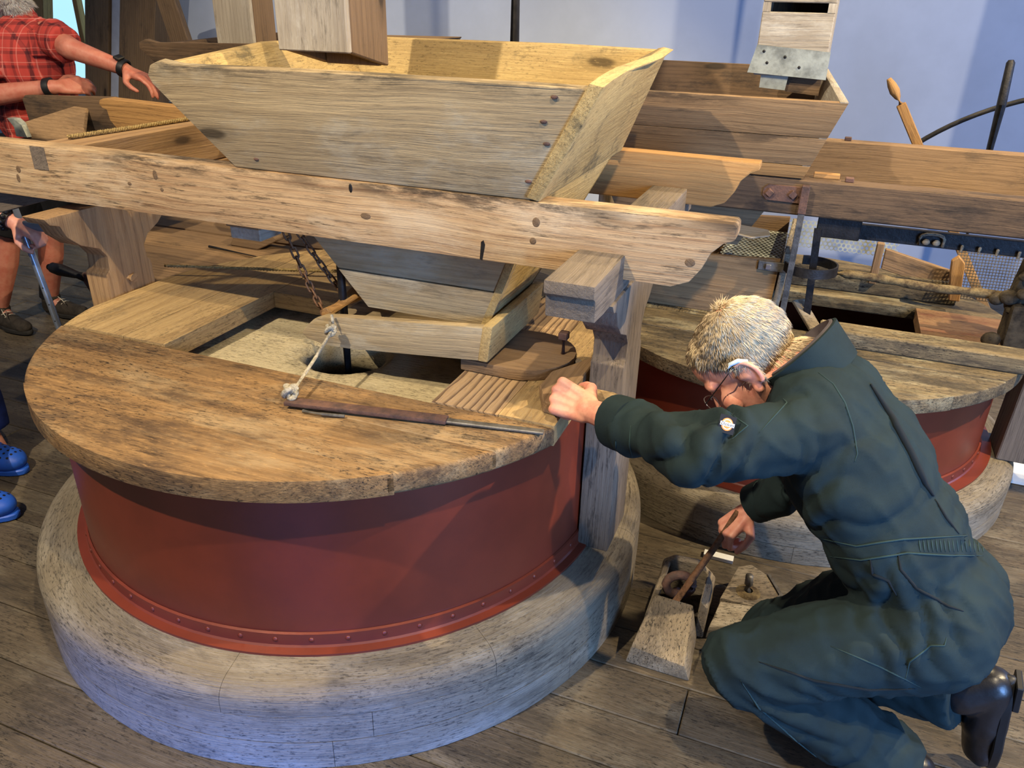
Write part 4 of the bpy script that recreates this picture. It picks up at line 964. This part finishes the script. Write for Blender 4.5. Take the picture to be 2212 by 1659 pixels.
cv.ell(hipC + V((.025, -.02, -.02)), (.150, .10, .095), RT, 20, 12)
cme = blob(cv, .0075, 9, .5)
ua = (elL - shL).normalized(); fa = (wrL - elL).normalized()
folds(cme, .0080, [(elL + V((0, 0, .03)), (ua * .8 + V((0, 0, .5))).normalized(), .14, .05, .036), (elL.lerp(wrL, .6), fa, .09, .035, .008), (shL.lerp(elL, .15), ua, .12, .05, .010),
                    (hipL.lerp(knL, .15) + V((0, -.05, .07)), (knL - hipL).normalized(), .17, .05, .016), (knL.lerp(anL, .25) + V((.03, -.05, 0)), V((.4, -.1, .9)).normalized(), .17, .045, .016),
                    (knL.lerp(anL, .75), (anL - knL).normalized(), .15, .06, .014), (hipC.lerp(neck, .26), spine, .24, .05, .008), (elR, (wrR - elR).normalized(), .13, .045, .014), (hipC.lerp(neck, .5) + left * .15, (spine + left * .3).normalized(), .2, .07, .012)], 1.7, (.62, -.12, -.62))
cov = finish(cme, 'coverall', 'coverall_green', man, (0, 0, 1), smooth='all')
cov['label'] = 'dark green work coverall with turned collar'
bv = BVHTree.FromPolygons([v.co.copy() for v in cme.vertices], [tuple(p.vertices) for p in cme.polygons])
C0 = V((1.19444, -1.77083, 1.55959)); FPX = 1697.507
def onto(px, py, lift=.001):
    """point of the coverall surface in this direction"""
    d = (fw * FPX + rt * (px - 1106) - up * (py - 829.5)).normalized()
    h = bv.ray_cast(C0, d)
    return (h[0] + h[1] * lift, h[1]) if h[0] else (None, None)
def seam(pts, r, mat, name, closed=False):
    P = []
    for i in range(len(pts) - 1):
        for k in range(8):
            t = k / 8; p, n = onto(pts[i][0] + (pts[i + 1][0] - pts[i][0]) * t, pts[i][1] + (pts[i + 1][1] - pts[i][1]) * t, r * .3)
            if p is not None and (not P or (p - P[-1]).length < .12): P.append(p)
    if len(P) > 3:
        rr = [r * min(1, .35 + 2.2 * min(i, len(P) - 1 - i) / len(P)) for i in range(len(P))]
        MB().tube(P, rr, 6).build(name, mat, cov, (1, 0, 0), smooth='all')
seam([(1880, 830), (1925, 900), (1965, 975), (1995, 1040), (2018, 1075)], .0065, 'coverall_fold_shade', 'back_pleat_shade')
seam([(2020, 1078), (2045, 1120), (2075, 1158)], .0025, 'coverall_fold_shade', 'back_pleat_shade')
seam([(1768, 805), (1800, 830), (1825, 870), (1842, 920), (1852, 980), (1845, 1000)], .0016, 'coverall_seam', 'sleeve_seam')
seam([(1330, 948), (1330, 1000)], .0015, 'coverall_seam', 'cuff_seam'); seam([(1362, 920), (1360, 960), (1368, 1005)], .0016, 'coverall_seam', 'cuff_seam')
seam([(1640, 935), (1700, 870), (1690, 860)], .0014, 'coverall_seam', 'pocket_seam'); seam([(1580, 950), (1615, 920), (1560, 880)], .0014, 'coverall_seam', 'pocket_seam')
seam([(1760, 1160), (1850, 1180), (1950, 1165), (2040, 1160), (2120, 1155)], .002, 'coverall_seam', 'waistband_seam'); seam([(1775, 1200), (1860, 1210), (1960, 1195), (2050, 1200), (2135, 1200)], .002, 'coverall_seam', 'waistband_seam')
seam([(1880, 1205), (1885, 1240), (1920, 1255), (1940, 1290)], .003, 'coverall_fold_shade', 'pocket_edge_shade'); seam([(1940, 1195), (1945, 1230), (1980, 1270), (2050, 1310), (2085, 1322)], .003, 'coverall_fold_shade', 'pocket_edge_shade')
seam([(1955, 1470), (1965, 1430), (2010, 1395), (2040, 1395), (2045, 1375)], .0018, 'coverall_seam', 'pocket_seam')
seam([(1600, 1470), (1640, 1530), (1720, 1600), (1770, 1640)], .002, 'coverall_seam', 'leg_seam'); seam([(1990, 1485), (1900, 1440), (1780, 1390)], .0018, 'coverall_seam', 'leg_seam')
seam([(1640, 1430), (1760, 1470), (1880, 1490), (1990, 1487)], .003, 'coverall_fold_shade', 'thigh_fold_shade')
for i in range(16):
    x = 1985 + i * 9; seam([(x, 1165), (x + 4, 1196)], .0016, 'coverall_seam', 'elastic_gather')
# cuffs and collar
def ring(c, ax, r, w, th, name, mat, par):
    d, a, b = basis(ax); m = MB(); P = [(r - th, -w / 2), (r, -w / 2), (r + .001, 0), (r, w / 2), (r - th, w / 2)]; n = 26; vs = []
    for i in range(n):
        t = 2 * PI * i / n; wv = 1 + .03 * math.sin(3 * t + 1)
        for q, z in P: vs.append(V(c) + (a * math.cos(t) + b * math.sin(t)) * q * wv + d * z)
    k = len(P); m.add(vs, [(i * k + j, ((i + 1) % n) * k + j, ((i + 1) % n) * k + (j + 1) % k, i * k + (j + 1) % k) for i in range(n) for j in range(k)])
    return m.build(name, mat, par, (0, 0, 1), smooth=True)
ring(elL.lerp(wrL, .70), wrL - elL, .0575, .052, .012, 'cuff', 'coverall_green', cov)
ring(elR.lerp(wrR, .86), wrR - elR, .0535, .045, .012, 'cuff', 'coverall_green', cov)
def collar(r0, r1, h0, h1, mat, name, a0, a1, tilt):
    m = MB(); n = 24; ax = (neck - hipC).normalized() * .55 + V((-.62, 0, .28)) * .75; d, a, b = frame(ax, fro); vs = []
    ctr = neck + V((.030, 0, -.006))
    for i in range(n + 1):
        t = a0 + (a1 - a0) * i / n
        u = a * math.cos(t) + b * math.sin(t)
        sag = 1 + .08 * math.cos(t)
        for (r, h) in ((r0, h0), (r1, h1), (r1 + .006, h1 - .002), (r0 + .008, h0)): vs.append(ctr + u * r * sag + d * h)
    k = 4; fs = [(i * k + j, (i + 1) * k + j, (i + 1) * k + (j + 1) % k, i * k + (j + 1) % k) for i in range(n) for j in range(k)] + [(3, 2, 1, 0), tuple(n * k + j for j in range(4))]
    return m.add(vs, fs).build(name, mat, cov, (0, 0, 1), smooth=True)
collar(.076, .094, -.045, .034, 'coverall_green', 'collar', math.radians(50), math.radians(310), 0)
collar(.066, .086, -.03, .038, 'collar_lining', 'collar_lining', math.radians(60), math.radians(300), 0)
# sleeve badge
p, n = onto(1568, 917, .0012)
if p is not None:
    n = (n * .5 - fw).normalized(); p = p + n * .003
    xd = (rt * .93 + up * -.25); xd = (xd - n * xd.dot(n)).normalized(); yd = n.cross(xd)
    def flat(poly, z, name, mat, par): return MB().prism([p + xd * x + yd * yv + n * z for x, yv in poly], n * .0006).build(name, mat, par, (1, 0, 0))
    bdg = flat([(-.0155, -.0165), (.0155, -.0165), (.0155, .0165), (-.0155, .0165)], 0, 'sleeve_badge', 'badge_black', cov)
    ov = lambda a, b, cx=0, cy=0: [(cx + a * math.cos(t), cy + b * math.sin(t)) for t in [2 * PI * i / 20 for i in range(20)]]
    flat(ov(.0120, .0118), .0007, 'badge_emblem', 'badge_orange', bdg) if False else None
    e1 = MB().prism([p + xd * x + yd * yv + n * .0008 for x, yv in ov(.0112, .0118)], n * .0004); e1.build('badge_ring', 'badge_orange', cov, (1, 0, 0))
    MB().prism([p + xd * x + yd * yv + n * .0012 for x, yv in ov(.0090, .0095)], n * .0004).build('badge_ring', 'badge_white', cov, (1, 0, 0))
    MB().prism([p + xd * x + yd * yv + n * .0016 for x, yv in ov(.0075, .0080)], n * .0004).build('badge_ring', 'badge_orange', cov, (1, 0, 0))
    tc = bpy.data.curves.new('lettering', 'FONT'); tc.body = 'Dickies'; tc.size = .0085; tc.align_x = 'CENTER'; tc.align_y = 'CENTER'; tc.extrude = .0002; tc.shear = .2
    to = bpy.data.objects.new('tmp', tc); COL.objects.link(to)
    tm = bpy.data.meshes.new_from_object(to.evaluated_get(bpy.context.evaluated_depsgraph_get())); bpy.data.objects.remove(to)
    Rm = Matrix((xd, yd, n)).transposed()
    for v in tm.vertices: v.co = p + Rm @ v.co + n * .0025
    for v in tm.vertices: pass
    MB().prism([p + xd * x + yd * yv + n * .0020 for x, yv in [(-.0135, -.0036), (.0135, -.0036), (.0135, .0036), (-.0135, .0036)]], n * .0003).build('badge_band', 'badge_white', cov, (1, 0, 0))
    finish(tm, 'badge_lettering', 'badge_black', cov, None)
# hair, glasses, hearing aid, boots
def man_hair(a, b, h):
    if abs(a) > .086: return False
    if b > .05: return h > .074 + (b - .05) * .9
    if b > -.005: return h > .030 + .75 * max(0, b)
    return h > -.025 - .25 * (-b - .0)
hair(body, H, man, 'hair_grey', man_hair, .024, 38000, 'hair', .86)
gc_, gl, gf, gu = H
G = lambda a, b, h: gc_ + (gl * a + gf * b + gu * h) * 1.06
gs = MB().tube([G(.082, -.012, .020), G(.082, .03, .015), G(.074, .085, .008), G(.066, .100, .006)], .0013, 6).build('glasses', 'iron_dark', man, (1, 0, 0), smooth='all')
for sg in (1, -1):
    MB().tube([G(sg * .035 + .026 * math.cos(t), .108 - .18 * abs(.026 * math.cos(t)), -.006 + .018 * math.sin(t)) for t in [2 * PI * i / 20 for i in range(20)]], .0011, 6, True).build('lens_rim', 'silver', gs, (1, 0, 0), smooth='all')
MB().tube([G(.010, .112, -.004), G(0, .116, -.001), G(-.010, .112, -.004)], .0012, 6).build('bridge', 'silver', gs, (1, 0, 0), smooth='all')
MB().tube([G(.088, .006, .024), G(.091, -.008, .028), G(.091, -.024, .022), G(.088, -.034, .008)], [.003, .0045, .005, .004], 10).build('hearing_aid', 'hearing_aid_white', man, (1, 0, 0), smooth='all')
def boot(ank, heel, toe, up_, mat, parent, name, k=1.0):
    m = MB(); ank = V(ank); heel = V(heel); toe = V(toe); d = (toe - heel).normalized(); u = V(up_).normalized(); u = (u - d * u.dot(d)).normalized(); L = (toe - heel).length
    s = d.cross(u)
    m.cap(heel + d * .035 + u * .035, .036 * k, ank, .043 * k); m.cap(heel + d * .035 + u * .03, .034 * k, heel + d * L * .55 + u * .035, .038 * k)
    m.cap(heel + d * L * .5 + u * .032, .038 * k, toe - d * .045 + u * .028, .032 * k); m.ell(toe - d * .055 + u * .026, (.045 * k, .036 * k, .026 * k), Matrix((d, s, u)).transposed())
    sole = []
    for i in range(24):
        t = 2 * PI * i / 24; x = math.cos(t); w = (.043 if x > 0 else .034) * k
        sole.append(heel + d * (L / 2 + x * L / 2 * 1.02) + s * w * math.sin(t))
    o = finish(blob(m, .006, 5), name, mat, parent, (1, 0, 0), smooth='all')
    MB().prism([q + u * -.004 for q in sole], u * .020).build('sole', 'rubber_black' if mat == 'boot_black' else 'sneaker_sole', o, (1, 0, 0), bevel=.003, smooth=True)
    MB().prism([heel + d * x + s * w - u * .016 for x, w in ((.0, -.028), (.065, -.034), (.065, .034), (.0, .028))], u * .013).build('heel', 'rubber_black', o, (1, 0, 0), bevel=.002) if mat == 'boot_black' else None
    return o
boot(anR + V((.02, -.005, .01)), (1.755, -.245, .300), (1.785, -.225, .026), (-1, .05, .15), 'boot_black', man, 'work_boot', 1.22)
boot(anL + V((.02, 0, .0)), (1.655, -.36, .045), (1.42, -.46, .022), (-.05, 0, 1), 'boot_black', man, 'work_boot', 1.05)

# ---- standing man in the plaid shirt, left
hA = V((-2.20, .86, 1.585)); nkA = V((-2.15, .92, 1.46))
b2 = MB(); HA = head(b2, hA, V((.62, -.70, -.35)), V((.2, -.2, 1)), 1.02)
b2.cap(hA + V((-.02, 0, -.05)), .056, nkA, .062)
sLA = V((-2.03, .80, 1.385)); eLA = V((-1.80, .84, 1.335)); wLA = V((-1.585, .885, 1.268))   # arm stretched to the hopper
sRA = V((-2.20, .78, 1.36)); eRA = V((-2.14, .68, 1.145)); wRA = V((-1.885, .79, 1.185))        # folded arm
sLA = V((-2.02, .92, 1.385)); sRA = V((-2.20, .74, 1.37))
for a, b, r0, r1 in ((sLA, eLA, .05, .046), (eLA, wLA, .044, .030), (sRA, eRA, .05, .046), (eRA, wRA, .046, .031)): b2.cap(a, r0, b, r1)
hand(b2, wLA + V((.012, .003, -.006)), V((.93, .12, -.30)), V((.1, .05, -1)), [(.35, .5, .4)] * 4, False, 1.0, (.5, .3, .2))
hand(b2, wRA + V((.01, .006, .0)), V((.6, .8, .05)), V((-.6, .4, -.5)), [(.5, .6, .4)] * 4, True, 1.0, (.4, .3, .2))
hpA = V((-2.20, .93, .90)); b2.ell((-2.14, .91, 1.20), (.15, .12, .28)); b2.ell((-2.18, .93, .95), (.15, .13, .16))
kA = [(V((-2.21, 1.02, .88)), V((-2.36, .99, .48)), V((-2.475, .985, .10))), (V((-2.26, .84, .88)), V((-2.42, .80, .48)), V((-2.56, .76, .10)))]
for a, b, c_ in kA: b2.cap(a, .085, b, .058); b2.cap(b, .056, b.lerp(c_, .35), .060); b2.cap(b.lerp(c_, .35), .060, c_, .036); b2.cap(c_, .036, c_ + V((.05, 0, -.06)), .03)
bodyA = blob(b2, .0055, 5)
manA = finish(bodyA, 'person', 'skin_tan', None, (1, 0, 0), smooth='all')
tag(manA, 'bearded man in a red plaid shirt leaning a hand on the far left hopper', 'person')
sm_ = MB(); sm_.ell((-2.13, .90, 1.26), (.185, .165, .20), None, 24, 14); sm_.ell((-2.16, .915, 1.06), (.19, .17, .20), None, 24, 14); sm_.cap(sLA + V((-.03, -.03, -.02)), .07, sRA + V((.02, .04, -.02)), .07)
sm_.cap(nkA + V((-.01, 0, -.06)), .075, nkA + V((0, 0, -.02)), .066); sm_.tube([sLA + V((-.03, -.01, 0)), sLA.lerp(eLA, .3), sLA.lerp(eLA, .80)], [.075, .078, .074], 18); sm_.tube([sRA, sRA.lerp(eRA, .4), sRA.lerp(eRA, .72)], [.075, .078, .078], 18)
sm_.tube([(-2.16, .915, 1.1), (-2.17, .92, .86)], [.18, .185], 24)
sme = blob(sm_, .009, 7); folds(sme, .005, [(sLA.lerp(eLA, .3), (eLA - sLA).normalized(), .12, .05, .01)], 4.1)
shirt = finish(sme, 'plaid_shirt', 'plaid_shirt', manA, (1, 0, 0), smooth='all')
MB().prism([(-1.985, .800, 1.30), (-1.935, .86, 1.30), (-1.930, .862, 1.40), (-1.98, .802, 1.40)], (.012, -.012, 0)).build('chest_pocket', 'plaid_shirt', shirt, (1, 0, 0), bevel=.004)
so = MB()
for a, b, c_ in kA: so.tube([a + V((0, 0, .05)), a.lerp(b, .5), a.lerp(b, .93)], [.11, .10, .095], 18)
so.ell((-2.20, .93, .90), (.17, .17, .12)); finish(blob(so, .009, 6), 'shorts', 'black_cloth', manA, (0, 0, 1), smooth='all')
def rule_beard(a, b, h): return b > .0 and h < -.045 and h > -.14
hair(bodyA, HA, manA, 'beard_grey', rule_beard, .032, 5000, 'beard', .5, 5)
hair(bodyA, HA, manA, 'beard_grey', man_hair, .03, 5000, 'hair', .6, 6)
wa = ring(wLA + V((.005, 0, -.001)), wLA - eLA, .036, .024, .006, 'watch_strap', 'rubber_black', manA)
MB().bar(wLA + V((.0, -.012, .036)), wLA + V((.004, -.014, .046)), .036, .030, (1, 0, 0)).build('watch_case', 'iron_dark', wa, (1, 0, 0), bevel=.003)
ring(eRA.lerp(wRA, .93), wRA - eRA, .040, .026, .008, 'bracelet', 'rubber_black', manA)
for a, b, c_ in kA:
    ring(c_ + V((.0, 0, .045)), c_ - b, .046, .09, .01, 'sock', 'black_cloth', manA)
    d = V((.95, -.12 if c_.y < .9 else .05, 0)).normalized()
    h0 = V((c_.x - .06, c_.y, .012)); bt = boot(c_ + V((0, 0, -.005)), h0, h0 + d * .29, (0, 0, 1), 'sneaker', manA, 'sneaker', 1.08)
    for i in range(4):
        q = h0 + d * (.12 + .025 * i) + V((0, 0, .082 - .008 * i)); sd = V((-d.y, d.x, 0))
        MB().tube([q - sd * .026 + V((0, 0, -.008)), q, q + sd * .026 + V((0, 0, -.008))], .0025, 6).build('lace', 'lace', bt, (1, 0, 0), smooth='all')
    q = h0 + d * .11 + V((0, 0, .088)); sd = V((-d.y, d.x, 0))
    MB().tube([q, q - sd * .03 + d * .03 + V((0, 0, .02)), q - sd * .05 + d * .08 + V((0, 0, .012)), q - sd * .04 + d * .08 + V((0, 0, -.01)), q + d * .01], .0017, 6).build('lace', 'lace', bt, (1, 0, 0), smooth='all')

# ---- visitor in blue clogs with the crutch, mostly beyond the left edge
b3 = MB(); cx, cy = -1.56, -.22
HC = head(b3, (cx + .02, cy + .02, 1.58), V((1, .3, -.2)), V((0.1, 0, 1)), .98)
b3.cap((cx, cy, 1.52), .052, (cx - .01, cy, 1.42), .058); b3.ell((cx - .02, cy, 1.20), (.12, .15, .26)); b3.ell((cx - .02, cy, .95), (.13, .16, .15))
wC = V((-1.318, .055, .845)); eC = V((-1.55, -.02, .96)); sC = V((-1.60, -.02, 1.34))
wD = V((-1.50, -.45, .86)); eD = V((-1.66, -.43, 1.08)); sD = V((-1.58, -.40, 1.34))
for a, b, r0, r1 in ((sC, eC, .045, .04), (eC, wC, .038, .027), (sD, eD, .045, .04), (eD, wD, .038, .027)): b3.cap(a, r0, b, r1)
b3.cap(sC, .05, sD, .05)
hand(b3, wC, V((.96, .12, -.18)), V((.05, .1, -1)), [(1.1, 1.3, .8)] * 4, True, .95, (.5, .6, .3)) if False else hand(b3, wC, V((.95, .1, -.25)), V((-.1, .35, -.9)), [(1.1, 1.3, .8)] * 4, False, .95, (.5, .6, .3))
hand(b3, wD, V((.3, 0, -.95)), V((0, 1, 0)), [(.3, .4, .3)] * 4, True, .95)
lg = [(V((cx, cy + .09, .88)), V((cx + .10, cy + .06, .47)), V((-1.445, -.165, .11))), (V((cx, cy - .10, .88)), V((cx + .14, cy - .14, .47)), V((-1.235, -.425, .11)))]
for a, b, c_ in lg: b3.cap(a, .08, b, .055); b3.cap(b, .055, c_, .038); b3.cap(c_, .038, c_ + V((.04, 0, -.06)), .03)
manC = finish(blob(b3, .006, 5), 'person', 'skin', None, (1, 0, 0), smooth='all')
tag(manC, 'visitor in dark blue trousers and blue clogs holding a crutch at the left edge', 'person')
tmb = MB()
for a, b, c_ in lg: tmb.tube([a + V((0, 0, .06)), a.lerp(b, .5), b, b.lerp(c_, .5), b.lerp(c_, .93)], [.115, .105, .088, .08, .078], 20)
tmb.ell((cx - .01, cy, .93), (.16, .19, .13)); tme = blob(tmb, .009, 6); folds(tme, .006, [], 7.7); finish(tme, 'trousers', 'jeans_blue', manC, (0, 0, 1), smooth='all')
jm = MB(); jm.ell((cx - .01, cy, 1.22), (.16, .19, .24)); jm.ell((cx - .01, cy, 1.02), (.165, .195, .15)); jm.cap(sC, .075, sD, .075); jm.cap(sC, .072, eC, .056); jm.tube([eC, eC.lerp(wC, .35), eC.lerp(wC, .42)], [.055, .05, .05], 16); jm.cap(sD, .072, eD, .056); jm.tube([eD, eD.lerp(wD, .8)], [.055, .045], 16)
jme = blob(jm, .009, 6); folds(jme, .006, [], 3.3); finish(jme, 'jumper', 'black_cloth', manC, (0, 0, 1), smooth='all')
hair(manC.data, HC, manC, 'hair_grey', man_hair, .04, 4000, 'hair', .6, 8)
wb = ring(eC.lerp(wC, .90), wC - eC, .034, .020, .006, 'bracelet', 'rubber_black', manC); ring(eC.lerp(wC, .80), wC - eC, .036, .012, .005, 'watch', 'silver', manC)
for i in range(12):
    d_, a_, b_ = basis(wC - eC); t = 2 * PI * i / 12; q = eC.lerp(wC, .90) + (a_ * math.cos(t) + b_ * math.sin(t)) * .036
    MB().ell(q, (.009, .009, .009), n=8, m=6).build('bead', 'rubber_black', wb, (1, 0, 0), smooth='all')
def clog(h0, d, parent):
    d = V(d).normalized(); s = V((-d.y, d.x, 0)); h0 = V(h0); m = MB(); R = Matrix((d, s, V((0, 0, 1)))).transposed()
    m.cap(h0 + d * .05 + V((0, 0, .040)), .042, h0 + d * .17 + V((0, 0, .045)), .050); m.ell(h0 + d * .19 + V((0, 0, .044)), (.075, .056, .042), R, 18, 12); m.ell(h0 + d * .11 + V((0, 0, .06)), (.07, .048, .045), R, 18, 12)
    ms = blob(m, .006, 6)
    for v in ms.vertices:
        if v.co.z < .012: v.co.z = .012
    o = finish(ms, 'clog', 'croc_blue', parent, (1, 0, 0), smooth='all'); sole = []
    for i in range(24): t = 2 * PI * i / 24; sole.append(h0 + d * (.13 + .142 * math.cos(t)) + s * ((.056 if math.cos(t) > 0 else .046) * math.sin(t)) + V((0, 0, .001)))
    MB().prism(sole, (0, 0, .022)).build('sole', 'croc_blue', o, (1, 0, 0), bevel=.004, smooth=True)
    b_ = BVHTree.FromPolygons([v.co.copy() for v in ms.vertices], [tuple(p.vertices) for p in ms.polygons])
    for i in range(4):
        for j in range(-2, 3):
            q = h0 + d * (.165 + .022 * i) + s * (.018 * j + .009 * (i % 2)) + V((0, 0, .3)); r = b_.ray_cast(q, V((0, 0, -1)))
            if r[0] and r[0].z > .03:
                dd, a_, c2_ = basis(r[1]); MB().prism([r[0] + r[1] * -.0008 + (a_ * math.cos(t) + c2_ * math.sin(t)) * .0045 for t in [2 * PI * k / 10 for k in range(10)]], r[1] * .0012).build('vent_hole', 'rubber_black', o, (1, 0, 0))
    return o
clog((-1.315, -.455, 0), (.93, .25, 0), manC); clog((-1.53, -.20, 0), (.98, .05, 0), manC)
cu = thing('crutch', 'grey metal crutch gripped by the visitor at the left edge', 'crutch', (-1.25, .1, 0))
ct = V((-1.30, .06, .835)); cb_ = V((-1.215, .19, .004)); cb_ = V((-1.05, -.0, .0)) if False else V((-1.19, .04, .32)) + (V((-1.19, .04, .32)) - ct) * .62
MB().tube([ct + (ct - cb_) * .42, ct, cb_ + V((0, 0, .02))], [.011, .0115, .011], 14).build('shaft', 'crutch_metal', cu, ct - cb_, smooth=True)
MB().cap(ct + V((-.02, 0, .004)), .014, ct + V((.115, .012, .004)), .017, 14).build('hand_grip', 'crutch_grip', cu, (1, 0, 0), smooth='all')
MB().tube([cb_ + V((0, 0, .0)), cb_ + (ct - cb_) * .06], [.019, .015], 14).build('rubber_tip', 'rubber_black', cu, (0, 0, 1), smooth=True)
for i in range(9):
    q = ct.lerp(cb_, .25 + .07 * i); MB().ell(q + V((.006, -.0095, .0)), (.003, .002, .003), n=8, m=6).build('adjust_hole', 'rubber_black', cu, (1, 0, 0), smooth='all')
